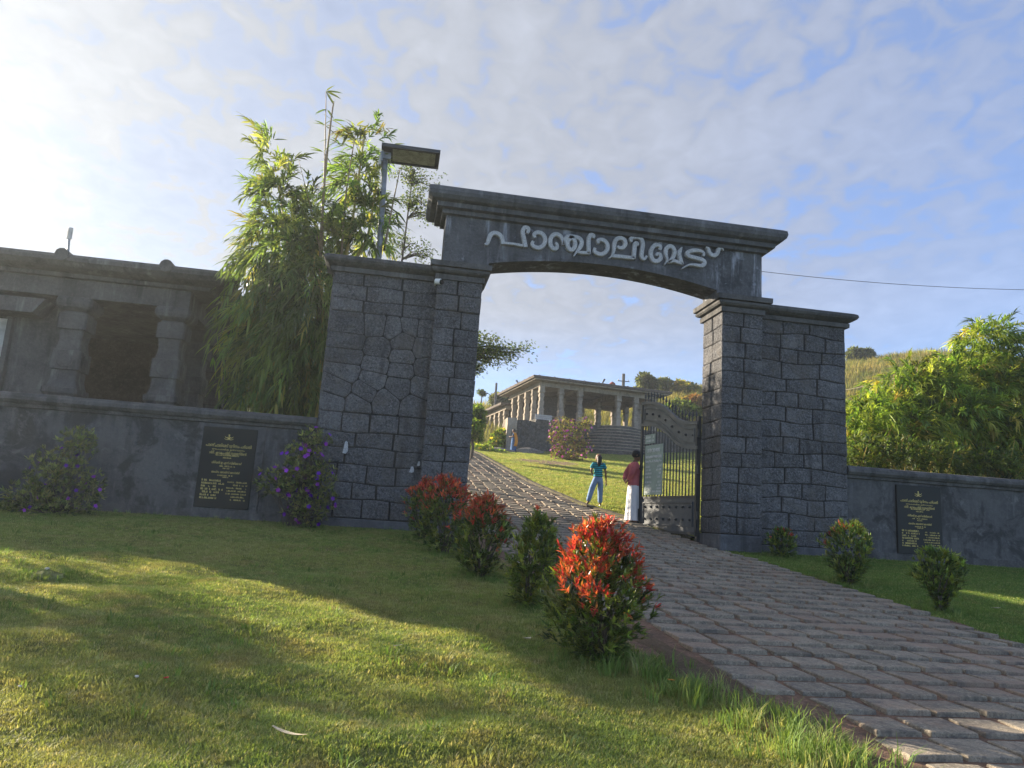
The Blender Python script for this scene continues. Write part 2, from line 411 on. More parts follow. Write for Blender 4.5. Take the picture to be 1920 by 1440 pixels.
while y < 51:
    l = .415 + rnd.uniform(-.025, .025); gap = .045
    r = float(path_r(y)) - .03; x = float(path_l(y)); off = rnd.uniform(-.035, .035)
    x = .43 * math.ceil(x / .43) + off
    while x < r - .14:
        w = min(.43 + rnd.uniform(-.03, .03), r - x)
        if r - x - w < .2: w = r - x
        slabs.append((x + w / 2, y + l / 2, w - gap, l - gap)); x = x + w if w > .47 or x + w > r - .14 else .43 * round((x + w - off) / .43) + off + rnd.uniform(-.012, .012)
    y += l
seen = []
for s in slabs:
    u, v = px_of((s[0], s[1], tzf(s[0], s[1])))
    if -60 < u < 1990 and v < 1500: seen.append(s)
seen.sort(key=lambda s: s[1])
near = seen[:300]
for s in near:
    mb = MB(); paver(mb, *s, rnd); mb.build('paving_stone', MT['paver'], path)
mb = MB(); keep = set(near)
for s in slabs:
    if s not in keep: paver(mb, *s, rnd)
tag(mb.build('paving_stone_field', MT['paver'], path), kind='stuff')

# strip of trodden soil along the left edge
mb = MB(); rows = []
for y in np.arange(1.0, 9.6, .2):
    b = float(path_l(y)) + .06; wv = (.28 + .08 * math.sin(y * 2.3) + .07 * math.sin(y * 5.1)) * float(sstep(9.6, 7.0, y))+ .05
    rows.append([(b - wv * (1 - k / 4), y, tzf(b - wv * (1 - k / 4), y) + (.008 if k == 0 else .03 + .008 * math.sin(y * 9 + k))) for k in range(5)])
mb.loft(rows, cap=False, closed=False)
tag(mb.build('soil_strip', MT['brown_soil'], smooth=True), kind='structure')

# low stone kerb between path and upper lawn
mb = MB(); rows = []
for y in np.arange(17.4, 50, .5):
    b = float(path_r(y)); j = .02 * math.sin(y * 3.3); z = tzf(b, y)
    rows.append([(b + .02 + j, y, z - .05), (b + .03 + j, y, z + .09 + .02 * math.sin(y * 5)), (b + .17, y, z + .10), (b + .30, y, z + .02)])
mb.loft(rows, cap=False, closed=False)
tag(mb.build('path_kerb', MT['soil']), kind='structure')

# ---------------------------------------------------------------- gateway
GZ = 1.28
gate = thing('stone_gateway', 'dark stone gateway with block-faced pillars, side wings and a lettered arch over the path', 'gateway', (4.5, 16.5, GZ))

def smooth_noise(rnd, k=3):
    ph = [(rnd.uniform(.8, 2.4), rnd.uniform(0, 6.3), rnd.uniform(.4, 1)) for _ in range(k)]
    return lambda u: sum(a * math.sin(f * u * 2 + p) for f, p, a in ph) / k
def course_polys(u0, u1, v0, v1, n, per, amp, rnd, gap=.018, skip=None):
    """wavy courses of roughly squared blocks"""
    ls = []
    for k in range(n + 1):
        f = smooth_noise(rnd); base = v0 + (v1 - v0) * k / n + (rnd.uniform(-.03, .03) if 0 < k < n else 0)
        a = amp if 0 < k < n else 0
        ls.append(lambda u, f=f, base=base, a=a: base + a * f(u))
    polys = []
    for k in range(n):
        cnt = max(1, int(round(per + rnd.uniform(-.45, .45))))
        cuts = [u0] + [u0 + (u1 - u0) * (i + rnd.uniform(-.22, .22)) / cnt for i in range(1, cnt)] + [u1]
        for i in range(cnt):
            a, b = cuts[i], cuts[i + 1]
            sa = rnd.uniform(-.02, .02) if i else 0
            ga = gap / 2 if i else -.004; gb = gap / 2 if i < cnt - 1 else -.004
            bot = []; top = []
            for t in (0, .33, .67, 1):
                u = a + ga + (b - a - ga - gb) * t
                bot.append((u, ls[k](u) + gap / 2)); top.append((u + sa, ls[k + 1](u) - gap / 2))
            # nip the corners
            def nip(P, Q, q=.12): return (P[0] + (Q[0] - P[0]) * q, P[1] + (Q[1] - P[1]) * q)
            poly = bot + top[::-1]
            c = (sum(p[0] for p in poly) / 8, sum(p[1] for p in poly) / 8)
            if skip and skip(*c): continue
            if i: poly[0] = nip(poly[0], c, .03); poly[7] = nip(poly[7], c, .03)
            if i < cnt - 1: poly[3] = nip(poly[3], c, .03); poly[4] = nip(poly[4], c, .03)
            polys.append(poly)
    return polys
def voronoi_polys(u0, u1, v0, v1, seeds, gap=.024):
    polys = []
    for i, s in enumerate(seeds):
        P = [(u0, v0), (u1, v0), (u1, v1), (u0, v1)]
        for j, q in enumerate(seeds):
            if i == j: continue
            dx, dy = q[0] - s[0], q[1] - s[1]; d = math.hypot(dx, dy); dx /= d; dy /= d
            lim = d / 2 - gap / 2; N = []
            for a, b in zip(P, P[1:] + P[:1]):
                fa = (a[0] - s[0]) * dx + (a[1] - s[1]) * dy - lim; fb = (b[0] - s[0]) * dx + (b[1] - s[1]) * dy - lim
                if fa <= 0: N.append(a)
                if fa * fb < 0:
                    t = fa / (fa - fb); N.append((a[0] + (b[0] - a[0]) * t, a[1] + (b[1] - a[1]) * t))
            P = N
            if len(P) < 3: break
        if len(P) >= 3: polys.append(P)
    return polys
def catmull_closed(P):
    n = len(P); o = []
    for i in range(n):
        o.append(P[i]); a, b, c, d = (np.array(P[(i + k) % n]) for k in (-1, 0, 1, 2))
        o.append(tuple((-a + 9 * b + 9 * c - d) / 16))
    return o
def stone(poly, place, parent, rnd, depth=.032):
    """a block standing proud of its mortar bed, with a hand-dressed face"""
    n = len(poly); cx = sum(p[0] for p in poly) / n; cy = sum(p[1] for p in poly) / n
    d = depth + rnd.uniform(-.008, .012)
    bot = [place(u, v, -.02) for u, v in poly]
    ed = [place(u, v, d * .62) for u, v in poly]
    def inset(u, v, w):
        L = math.hypot(cx - u, cy - v) + 1e-6; k = min(w, .4 * L) / L
        return u + (cx - u) * k, v + (cy - v) * k
    r1 = [place(*inset(u, v, .022), d + rnd.uniform(-.006, .006)) for u, v in poly]
    r2 = [place(u + (cx - u) * .55, v + (cy - v) * .55, d + rnd.uniform(-.010, .016)) for u, v in poly]
    mb = MB(); mb.loft([bot, ed, r1, r2], cap=False)
    mb.f.append(tuple(3 * n + i for i in range(n))); mb.m.append(0)
    o = mb.build('stone', MT['stone'], parent)
    return o
rs = random.Random(21)
PT = 7.03
def pillar(x0, x1):
    mb = MB(); mb.box(x0 + .004, x1 - .004, 16.004, 17.066, 1.0, 7.2)
    p = mb.build('pillar', MT['mortar'], gate)
    b = MB(); b.box(x0 - .035, x1 + .035, 15.965, 17.1, .9, 1.80, bev=.02); b.build('plinth', MT['plaster'], p)
    for poly in course_polys(x0 - .03, x1 + .03, 1.81, PT, 14, 2, .028, rs):
        stone(poly, lambda u, v, d: (u, 16.0 - d, v), p, rs)
    return p
pl = pillar(.67, 1.61)
for poly in course_polys(16.0, 17.07, 1.81, PT, 14, 2, .028, rs): stone(poly, lambda u, v, d: (1.61 + d, u, v), pl, rs)
pr = pillar(7.45, 8.39)
for poly in course_polys(16.0, 17.07, 1.81, PT, 14, 2, .028, rs): stone(poly, lambda u, v, d: (7.45 - d, 17.07 + 16.0 - u, v), pr, rs)
def wing(x0, x1, mosaic):
    mb = MB(); mb.box(x0, x1, 16.2, 16.95, 1.0, 7.1)
    w = mb.build('wing_wall', MT['mortar'], gate)
    b = MB(); b.box(x0 - .02, x1, 16.13, 17.0, .9, 1.62, bev=.015); b.build('plinth', MT['plaster'], w)
    pl = lambda u, v, d: (u, 16.2 - d, v)
    if mosaic:
        ZP = [[(300, 332), (345, 308), (400, 320), (386, 345), (395, 400), (340, 410), (302, 378)], [(390, 345), (406, 322), (466, 325), (471, 393), (440, 408), (402, 414), (390, 380)],
              [(476, 325), (530, 328), (528, 388), (478, 396)], [(536, 330), (618, 340), (614, 400), (560, 394), (534, 384)], [(306, 410), (386, 420), (424, 450), (420, 480), (372, 514), (316, 500), (294, 466)],
              [(396, 424), (440, 412), (530, 398), (546, 438), (516, 464), (432, 470), (426, 448)], [(552, 400), (614, 405), (608, 468), (562, 520), (522, 510), (518, 470)], [(432, 476), (512, 470), (520, 514), (500, 528), (426, 520), (404, 505)],
              [(292, 510), (316, 505), (370, 520), (410, 525), (414, 550), (372, 579), (322, 566), (286, 546)], [(424, 530), (532, 528), (536, 584), (442, 589), (408, 580), (417, 552)], [(542, 525), (604, 488), (602, 590), (548, 590)],
              [(266, 610), (290, 575), (364, 585), (400, 590), (376, 634), (300, 620)], [(408, 596), (526, 592), (516, 658), (480, 667), (388, 650), (382, 636)], [(532, 598), (600, 598), (590, 680), (532, 672), (522, 656)],
              [(236, 660), (264, 616), (370, 640), (350, 660), (320, 690), (242, 670)], [(208, 742), (214, 676), (320, 695), (308, 748)], [(315, 748), (326, 692), (360, 662), (440, 672), (464, 682), (436, 757)], [(442, 757), (470, 684), (590, 690), (580, 772)],
              [(152, 318), (294, 322), (294, 372), (304, 392), (148, 386)], [(146, 396), (300, 398), (288, 462), (270, 462), (136, 450)], [(134, 460), (286, 472), (288, 502), (276, 530), (124, 524)], [(122, 534), (278, 538), (284, 560), (258, 604), (114, 602)], [(112, 612), (256, 614), (232, 660), (104, 662)], [(104, 672), (206, 676), (200, 742), (96, 738)]]
        def zuv(a, b):
            c = at(560 + a / 2.4, 460 + b / 2.4, 16.17); return (min(max(c[0], x0 - .03), x1 - .005), c[2])
        seeds = [zuv(sum(a for a, b in P) / len(P), sum(b for a, b in P) / len(P)) for P in ZP]
        for poly in voronoi_polys(x0 - .03, x1, 3.875, 6.09, seeds, .018):
            cx_ = sum(a for a, b in poly) / len(poly); cy_ = sum(b for a, b in poly) / len(poly); Q = []
            for k_ in range(len(poly)):                    # corners knocked off, sides a little crooked
                a, b, c = poly[k_ - 1], poly[k_], poly[(k_ + 1) % len(poly)]
                la, lc = math.dist(a, b), math.dist(b, c)
                if la < .05 or lc < .05: Q.append(b); continue
                for o_, L_o in ((a, la), (c, lc)):
                    t_ = min(.035 / L_o, .3); Q.append((b[0] + (o_[0] - b[0]) * t_ + rs.uniform(-.004, .004), b[1] + (o_[1] - b[1]) * t_ + rs.uniform(-.004, .004)))
            stone(Q, pl, w, rs)
        for poly in course_polys(x0, x1, 6.10, PT, 3, 3.2, .045, rs): stone(poly, pl, w, rs)
        for poly in course_polys(x0, x1, 1.63, 3.86, 6, 3.4, .05, rs): stone(poly, pl, w, rs)
    else:
        for poly in course_polys(x0, x1, 1.63, PT, 15, 3.5, .075, rs): stone(poly, pl, w, rs)
    return w
wl = wing(-1.62, .66, True)
wr = wing(8.40, 10.70, False)
# outer ends of the wings
for poly in course_polys(16.2, 16.95, 1.63, PT, 15, 1.5, .02, rs): stone(poly, lambda u, v, d: (-1.62 - d * .9, 16.2 + 16.95 - u, v), wl, rs)
for poly in course_polys(16.2, 16.95, 1.63, PT, 15, 1.5, .02, rs): stone(poly, lambda u, v, d: (10.70 + d * .9, u, v), wr, rs)
# pale paint daubs left on the left wing
for (px, py, w, h) in ((648, 838, .055, .26), (772, 880, .05, .13), (785, 869, .035, .10)):
    c = at(px, py, 16.15); mb = MB()
    pts = [(-.5, -.5), (.1, -.56), (.5, -.35), (.45, .1), (.3, .42), (.05, .5), (-.2, .4), (-.35, 0)]
    mb.loft([[(c[0] + a * w * 2, 16.168, c[2] + b * h) for a, b in pts], [(c[0] + a * w * 1.9, 16.135, c[2] + b * h) for a, b in pts]])
    mb.build('paint_daub', MT['letter'], wl)

def cap_block(x0, x1):
    mb = MB()
    mb.ring_profile(x0, x1, 16.0, 17.07, [(.02, 6.99), (.085, 7.00), (.09, 7.115), (.05, 7.13), (.14, 7.16), (.175, 7.20), (.175, 7.245), (.15, 7.262), (.135, 7.27), (.215, 7.275), (.22, 7.395), (.16, 7.402)])
    return mb.build('pillar_cap', MT['coping'], gate)
cap_block(.67, 1.61); cap_block(7.45, 8.39)
def wing_cap(x0, x1, el, er):
    mb = MB()
    prof = [(.02, 6.97), (.10, 6.985), (.105, 7.085), (.06, 7.10), (.15, 7.13), (.23, 7.18), (.26, 7.23), (.245, 7.29), (.18, 7.33), (.05, 7.345)]
    mb.loft([[(x0 - o * el, 16.2 - o, z), (x1 + o * er, 16.2 - o, z), (x1 + o * er, 16.95 + o, z), (x0 - o * el, 16.95 + o, z)] for o, z in prof])
    return mb.build('wing_coping', MT['coping'], gate)
wing_cap(-1.62, .56, 1, 0); wing_cap(8.50, 10.70, 0, 1)

# lintel with a shallow arch
def arch(x): return 7.555 + .30 * max(0.0, 1 - ((x - 4.55) / 2.78) ** 2) if abs(x - 4.55) < 2.78 else 7.385
xs = sorted(set([.72, 1.2, 1.765, 1.775] + [1.78 + (7.32 - 1.78) * k / 40 for k in range(41)] + [7.325, 7.335, 7.9, 8.48]))
mb = MB()
mb.loft([[(x, 16.1, arch(x)), (x, 16.92, arch(x)), (x, 16.92, 8.70), (x, 16.1, 8.70)] for x in xs])
lint = mb.build('lintel', MT['lintel'], gate)
for sx in (1.9, 4.43, 6.7):
    pass
mb = MB()
mb.ring_profile(.72, 8.48, 16.1, 16.92, [(.03, 8.595), (.10, 8.61), (.105, 8.70), (.23, 8.715), (.24, 8.82), (.29, 8.83), (.36, 8.85), (.43, 8.92), (.455, 9.0), (.44, 9.09), (.36, 9.14), (.25, 9.155)])
cn = mb.build('cornice', MT['plaster'], gate)
# lettering, drawn as strokes with a chiselled outline
KZ = 7.385
def A_(p): return (880 + p[0] / KZ, 420 + p[1] / KZ)
def B_(p): return (1120 + p[0] / KZ, 430 + p[1] / KZ)
def catmull(P, k=5):
    P = [np.array(q, float) for q in P]; Q = [2 * P[0] - P[1]] + P + [2 * P[-1] - P[-2]]; o = []
    for i in range(1, len(Q) - 2):
        for j in range(k):
            t = j / k; a, b, c, d = Q[i - 1:i + 3]
            o.append(.5 * (2 * b + (c - a) * t + (2 * a - 5 * b + 4 * c - d) * t * t + (3 * b - a - 3 * c + d) * t ** 3))
    o.append(P[-1]); return o
def stroke(mb, pts, w=.052, taper=(1, 1), depth=.085, smooth=True):
    p = catmull(pts) if smooth else [np.array(q, float) for q in pts]
    W = [at(a, b, 16.06) for a, b in p]; n = len(W); rings = []
    for i in range(n):
        t = W[min(i + 1, n - 1)] - W[max(i - 1, 0)]; t = t / (np.linalg.norm(t) + 1e-9)
        nn = np.array([-t[2], 0, t[0]]); f = i / (n - 1)
        k = w * min(1, (taper[0] + (1 - taper[0]) * min(1, f * 4)), (taper[1] + (1 - taper[1]) * min(1, (1 - f) * 4)))
        a, b = W[i] + nn * k, W[i] - nn * k; y0 = 16.11; y1 = 16.1 - depth
        ins = .74
        c, d = W[i] + nn * k * ins, W[i] - nn * k * ins
        rings.append([(a[0], y0, a[2]), (a[0], y1 + .018, a[2]), (c[0], y1, c[2]), (d[0], y1, d[2]), (b[0], y1 + .018, b[2]), (b[0], y0, b[2])])
    mb.loft(rings)
GLYPHS = [
 [(A_, [(212, 288), (248, 272), (268, 215), (295, 152), (350, 128), (412, 150), (452, 205), (464, 285)], (.5, .9)), (A_, [(478, 268), (610, 282), (735, 306)], (1, 1), .034), (A_, [(778, 325), (752, 200), (738, 110), (762, 58), (805, 62), (815, 98), (795, 135)], (1, .6))],
 [(A_, [(908, 195), (893, 152), (930, 125), (985, 130), (1030, 170), (1046, 235), (1020, 300), (960, 335), (900, 320), (866, 282), (882, 243)], (.7, .7))],
 [(A_, [(1183, 268), (1210, 290), (1206, 335), (1165, 347), (1122, 295), (1120, 215), (1160, 158), (1215, 148), (1268, 185), (1292, 245), (1300, 295)], (.7, .6)), (A_, [(1300, 290), (1322, 215), (1362, 180), (1440, 182), (1520, 205), (1552, 260), (1532, 325), (1485, 388), (1442, 450)], (.6, .2)), (A_, [(1405, 190), (1357, 250), (1366, 330), (1410, 364), (1454, 330), (1460, 255), (1425, 195), (1385, 188)], (1, 1)), (A_, [(1495, 398), (1580, 402), (1662, 408)], (.6, 1), .04), (A_, [(1650, 415), (1648, 300), (1652, 205), (1680, 156), (1715, 168), (1712, 205)], (1, .6))],
 [(B_, [(12, 200), (5, 158), (60, 150), (112, 178), (140, 240), (120, 308), (60, 348), (0, 338), (-44, 305), (-36, 262)], (.7, .7))],
 [(B_, [(152, 408), (202, 365), (226, 285), (232, 205), (256, 148), (305, 125), (364, 145), (385, 200), (357, 252), (310, 264), (272, 240)], (.2, .7)), (B_, [(205, 372), (350, 385), (505, 402)], (1, 1), .046), (B_, [(498, 408), (508, 300), (518, 212), (545, 200), (556, 232)], (1, .6))],
 [(B_, [(472, 178), (456, 140), (500, 114), (562, 115), (610, 150), (626, 220), (614, 300), (610, 378), (644, 417), (680, 375)], (.7, .5))],
 [(B_, [(855, 292), (872, 252), (842, 226), (790, 226), (744, 290), (740, 370), (775, 436), (830, 443), (872, 402), (860, 352), (826, 344), (808, 372)], (.7, .6))],
 [(B_, [(928, 494), (962, 425), (945, 350), (946, 282), (986, 242), (1034, 250), (1066, 310), (1050, 380), (1005, 435), (965, 462)], (.2, .5)), (B_, [(975, 458), (1060, 442), (1180, 488)], (.6, .6), .044), (B_, [(1178, 490), (1142, 405), (1130, 325), (1165, 255)], (.6, .3))],
 [(B_, [(1460, 378), (1468, 335), (1420, 305), (1340, 295), (1262, 315), (1236, 345), (1280, 380), (1380, 406), (1456, 432), (1480, 470), (1440, 508), (1340, 497), (1260, 497), (1160, 550)], (.6, .2))],
 [(B_, [(1495, 256), (1530, 272), (1550, 330), (1600, 366), (1650, 345), (1680, 272), (1710, 258), (1742, 300)], (.5, .2))],
]
for gl in GLYPHS:
    mb = MB()
    for q in gl:
        fn, pts, tp = q[:3]; stroke(mb, [fn(p) for p in pts], q[3] if len(q) > 3 else .052, tp)
    mb.build('letter', MT['letter'], lint)

# ---------------------------------------------------------------- boundary walls
def boundary(name, label, x0, x1, ztop, ends):
    t = thing(name, label, 'wall', ((x0 + x1) / 2, 16.5, 1.3))
    mb = MB(); mb.box(x0, x1, 16.3, 16.62, .9, ztop - .27); mb.build('wall_face', MT['wall'], t)
    mb = MB(); mb.box(x0, x1, 16.255, 16.30, .9, 1.62); mb.build('wall_footing', MT['coping'], t)
    prof = [(0, ztop - .29), (.05, ztop - .28), (.06, ztop - .215), (.11, ztop - .20), (.155, ztop - .14), (.15, ztop - .07), (.10, ztop - .01), (.02, ztop + .01)]
    L = [(16.3 - o, z) for o, z in prof] + [(16.62 + o, z) for o, z in prof[::-1]]
    mb = MB(); n = int((x1 - x0) / 1.3)
    xs = [x0 + (x1 - x0) * k / n for k in range(n + 1)]
    rb = random.Random(int(x0 * 10))
    mb.loft([[(x, yy, z + rb.uniform(-.006, .006)) for yy, z in L] for x in xs]); mb.build('wall_coping', MT['coping'], t)
    return t
bwl = boundary('boundary_wall', 'stained plaster wall left of the gateway, purple flowering shrubs growing against it', -15.0, -1.66, 3.70, 0)
bwr = boundary('boundary_wall', 'bluish grey plaster wall right of the gateway below the sunlit bamboo', 10.74, 27.0, 3.60, 0)
for x in (-12.2, -9.4, -6.6, -4.9):
    pass
# cracks and patches on the left wall: raised repair patches
mb = MB()
for (px, py, s) in ((245, 812, .05), (252, 830, .06), (262, 845, .05), (268, 858, .04), (240, 795, .04)):
    c = at(px, py, 16.29); mb.sphere((c[0], 16.30, c[2]), s, 7, 5, sq=(1, .35, 1.2))
mb.build('plaster_spall', MT['wall'], bwl)

def text_mesh(body, size, align='CENTER', res=1):
    cu = bpy.data.curves.new('lettering', 'FONT'); cu.body = body; cu.size = size; cu.align_x = align; cu.resolution_u = res; cu.extrude = .004
    ob = bpy.data.objects.new('lettering', cu); COL.objects.link(ob)
    dg = bpy.context.evaluated_depsgraph_get(); dg.update()
    me = bpy.data.meshes.new_from_object(ob.evaluated_get(dg), depsgraph=dg)
    bpy.data.objects.remove(ob); bpy.data.curves.remove(cu)
    me.name = 'lettering'; me.materials.clear()
    return me
def put_text(body, size, x, y, z, mat, parent, align='CENTER', rot=None, fit=None):
    me = text_mesh(body, size, align)
    if fit:
        w = max(v.co.x for v in me.vertices) - min(v.co.x for v in me.vertices)
        if w > 0: me.transform(Matrix.Diagonal((fit / w, 1, 1, 1)))
    o = link('lettering', me, mat, parent)
    of = ORG.get(parent.name, Vector((0, 0, 0)))
    o.location = Vector((x, y, z)) - of
    o.rotation_euler = rot if rot else (R(90), 0, 0)
    return o
def dash_lines(mb, x0, x1, z, h, yf, rnd, bold=.5):
    """tiny worn lines of script too small to read: separate little strokes"""
    x = x0
    while x < x1 - h * .4:
        w = h * rnd.uniform(.5, 1.1)
        if rnd.random() < .84:
            k = rnd.uniform(.7, 1.05); t = h * .17
            mb.box(x, min(x + w * .85, x1), yf - .004, yf, z, z + t)
            mb.box(x, x + t, yf - .0045, yf, z, z + h * k)
            if rnd.random() < bold: mb.box(x + w * .5, x + w * .5 + t, yf - .0045, yf, z, z + h * .9)
            if rnd.random() < .5: mb.box(x, min(x + w * .6, x1), yf - .005, yf, z + h * k - t, z + h * k)
        x += w
def emblem(mb, cx, cz, s, yf):
    mb.box(cx - .07 * s, cx + .07 * s, yf - .006, yf, cz - .05 * s, cz + .42 * s)
    mb.sphere((cx, yf, cz + .52 * s), .14 * s, 8, 6, sq=(1, .1, 1.1))
    mb.sphere((cx, yf, cz - .10 * s), .22 * s, 10, 6, sq=(1.1, .06, .8))
    for q in (-1, 1):
        mb.tube([(cx + q * .16 * s, yf, cz + .2 * s), (cx + q * .34 * s, yf, cz + .02 * s), (cx + q * .58 * s, yf, cz + .12 * s), (cx + q * .72 * s, yf, cz + .30 * s)], [.05 * s, .07 * s, .05 * s, .02 * s], 6)
        mb.tube([(cx + q * .12 * s, yf, cz - .3 * s), (cx + q * .5 * s, yf, cz - .26 * s), (cx + q * .8 * s, yf, cz - .08 * s)], [.05 * s, .05 * s, .02 * s], 6)
def plaque(label, x0, x1, z0, z1, rows):
    t = thing('inscribed_plaque', label, 'plaque', ((x0 + x1) / 2, 16.3, z0), group='granite plaques set into the boundary walls')
    mb = MB(); mb.box(x0, x1, 16.245, 16.31, z0, z1, bev=.008); sl = mb.build('granite_slab', MT['granite'], t)
    w, h = x1 - x0, z1 - z0; cx = (x0 + x1) / 2; yf = 16.2445
    mb = MB(); emblem(mb, cx - .02, z1 - .13 * h, .10 * w * 1.1, yf); mb.build('emblem', MT['gold'], sl)
    for body, v, size, fit in rows:
        if body: put_text(body, size * h, cx, yf, z1 - v * h, MT['gold'], sl, fit=fit * w)
    rr = random.Random(int(x0 * 7)); mb = MB()
    for v, f, hh in ((.355, .44, .020), (.385, .16, .017), (.49, .34, .017), (.515, .12, .015), (.605, .28, .017), (.625, .14, .014)):
        dash_lines(mb, cx - f * w / 2, cx + f * w / 2, z1 - v * h, hh * h, yf, rr)
    for k in range(7):
        v = .675 + k * .036; L = rr.uniform(.28, .44); Rr = rr.uniform(.26, .38)
        dash_lines(mb, x0 + .09 * w, x0 + (.09 + L) * w, z1 - v * h, .024 * h, yf, rr, .8)
        dash_lines(mb, x1 - (.07 + Rr) * w, x1 - .07 * w, z1 - (v + .006) * h, .018 * h, yf, rr)
    mb.build('small_lettering', MT['gold'], sl)
    return t
ROWS = [('പാഞ്ചാലിമേട് ടൂറിസം പദ്ധതി', .245, .052, .84), ('ഔപചാരിക ഉദ്ഘാടനം', .285, .026, .60), ('ശ്രീ. കടകംപള്ളി സുരേന്ദ്രൻ', .335, .046, .68), ('ശ്രീമതി ഇ എസ് ബിജിമോൾ', .455, .040, .55), ('അഡ്വ. ജോയ്സ് ജോർജ്ജ്', .570, .036, .52)]
ROWS = [(b.replace('മേട്', 'േമട്').replace('ശ്രീ', 'ശ്രീ').replace('ജോ', 'േജാ'), v, s, f) for b, v, s, f in ROWS]
plaque('black granite plaque with gilt lettering in a stone surround, between the two purple flowering shrubs', -3.93, -2.84, 1.66, 3.33, ROWS)
plaque('black granite plaque with gilt lettering on the bluish wall under the sunlit bamboo', 12.05, 13.24, 1.62, 3.25, ROWS)
# raised plaster surround of the left plaque
mb = MB(); mb.ring_profile(-4.02, -2.70, 16.285, 16.3, [(0, 1.4), (.02, 1.41), (.02, 3.40), (0, 3.41)]); mb.build('plaque_surround', MT['wall'], bwl)

# ---------------------------------------------------------------- security camera on the wing
c = at(822, 529, 15.95)
t = thing('security_camera', 'small white bullet camera fixed under the coping where left wing meets pillar', 'camera', (c[0], c[1], c[2]), world=False)
mb = MB(); mb.tube([(-.06, .0, .012), (.02, -.05, 0), (.05, -.07, -.008)], [.062, .066, .066], 12); mb.build('housing', MT['white'], t, smooth=False)
mb = MB(); mb.tube([(.045, -.066, -.007), (.085, -.092, -.016)], [.058, .055], 12); mb.build('lens_hood', MT['black'], t)
mb = MB(); mb.tube([(-.05, 0, .02), (-.06, .10, .02), (-.06, .23, .0)], [.022, .02, .028], 8); mb.build('bracket', MT['white'], t)

# ---------------------------------------------------------------- solar lamp behind the left wing
b = at(712, 470, 18.5); zg = tzf(b[0], 18.5); tp = at(722, 296, 18.5)
t = thing('solar_lamp', 'solar street lamp on a grey steel pole rising from the bamboo behind the left wing', 'street lamp', (b[0], 18.5, zg))
bx = b[0] - .20
mb = MB(); mb.tube([(bx, 18.5, zg - .2), (b[0] - .01, 18.5, 8.4), (tp[0], 18.5, tp[2] + .16)], [.085, .078, .072], 12); mb.build('pole', MT['steel'], t, smooth=True)
mb = MB(); q = at(720, 400, 18.5); mb.tube([(tp[0] - .05, 18.5, 9.95), (tp[0] - .045, 18.5, 10.02)], [.083, .083], 12); mb.build('clamp', MT['black'], t)
PX0, PX1 = -1.00, .50
mb = MB()
def TP(p): return (p[0], p[1], p[2] + .04 * (p[0]) * .2 - (p[1] - 18.5) * .10)
mb.box(PX0, PX1, 18.12, 18.88, 11.12, 11.17, T=TP); pn = mb.build('solar_panel', MT['black'], t)
mb = MB()
for a in ((PX0 - .01, PX1 + .01, 18.11, 18.15), (PX0 - .01, PX1 + .01, 18.85, 18.89), (PX0 - .011, PX0 + .03, 18.111, 18.889), (PX1 - .03, PX1 + .011, 18.111, 18.889)):
    mb.box(a[0], a[1], a[2], a[3], 11.085, 11.18, T=TP)
mb.build('frame', MT['iron'], pn)
mb = MB(); mb.box(PX0 + .28, PX1 - .1, 18.22, 18.78, 11.095, 11.119, T=TP); mb.build('back_sheet', MT['panelback'], pn)
mb = MB(); mb.box(tp[0] - .13, tp[0] + .15, 18.40, 18.62, 10.93, 11.11); mb.box(tp[0] - .09, tp[0] - .05, 18.3, 18.7, 10.8, 11.1); mb.build('mount', MT['steel'], t)
mb = MB(); mb.box(tp[0] - .15, tp[0] - .08, 18.35, 18.48, 10.72, 10.98, bev=.01); mb.build('lamp_head', MT['grime_white'], t)

# ---------------------------------------------------------------- open gate leaf
GA = np.array([7.33, 17.15, 0.0]); GD = np.array([-.18453, .98283, 0]); GN = np.array([-.98283, -.18453, 0])
def gp(s, t, z): q = GA + GD * s + GN * t; return (q[0], q[1], z)
leaf = thing('gate_leaf', 'black iron gate leaf standing open against the right pillar, spikes along its curved top', 'gate', (7.33, 17.15, 1.6))
def gbox(mb, s0, s1, t0, t1, z0, z1): mb.box(s0, s1, t0, t1, z0, z1, T=lambda p: gp(p[0], p[1], p[2]))
S0, S1 = -.06, 2.70
TOPS = ([-.1, .4, .77, 1.1, 1.42, 1.83, 2.3, 2.75], [4.46, 4.50, 4.60, 4.79, 5.0, 5.18, 5.27, 5.29])
ss = np.linspace(S0, S1, 49); raw = np.interp(ss, *TOPS)
for _ in range(6): raw = np.concatenate([[raw[0]], (raw[:-2] + 2 * raw[1:-1] + raw[2:]) / 4, [raw[-1]]])
def gtop(s): return float(np.interp(s, ss, raw))
def scroll(mb, s0, s1, o0, o1, t0, t1, n=40):
    rings = []
    for k in range(n + 1):
        s = s0 + (s1 - s0) * k / n; z = gtop(s)
        rings.append([gp(s, t0, z - o1), gp(s, t1, z - o1), gp(s, t1, z - o0), gp(s, t0, z - o0)])
    mb.loft(rings)
mb = MB()
gbox(mb, S0, S0 + .07, -.03, .03, 1.72, gtop(S0) - .02); gbox(mb, S1 - .07, S1, -.03, .03, 1.72, gtop(S1) + .02)
gbox(mb, S0 + .07, S1 - .07, -.028, .028, 2.62, 2.68); gbox(mb, S0 + .07, S1 - .07, -.028, .028, 1.74, 1.80)
mb.build('frame', MT['iron'], leaf)
mb = MB(); scroll(mb, S0 + .07, S1 - .07, 0.05, .60, -.008, .008); sp_ = mb.build('scroll_panel', MT['panel'], leaf)
mb = MB()
scroll(mb, S0, S1, -.03, .05, -.05, .045); scroll(mb, S0, S1, .58, .66, -.05, .045)
scroll(mb, S0 + .16, S1 - .16, .14, .165, .008, .035); scroll(mb, S0 + .16, S1 - .16, .475, .50, .008, .035)
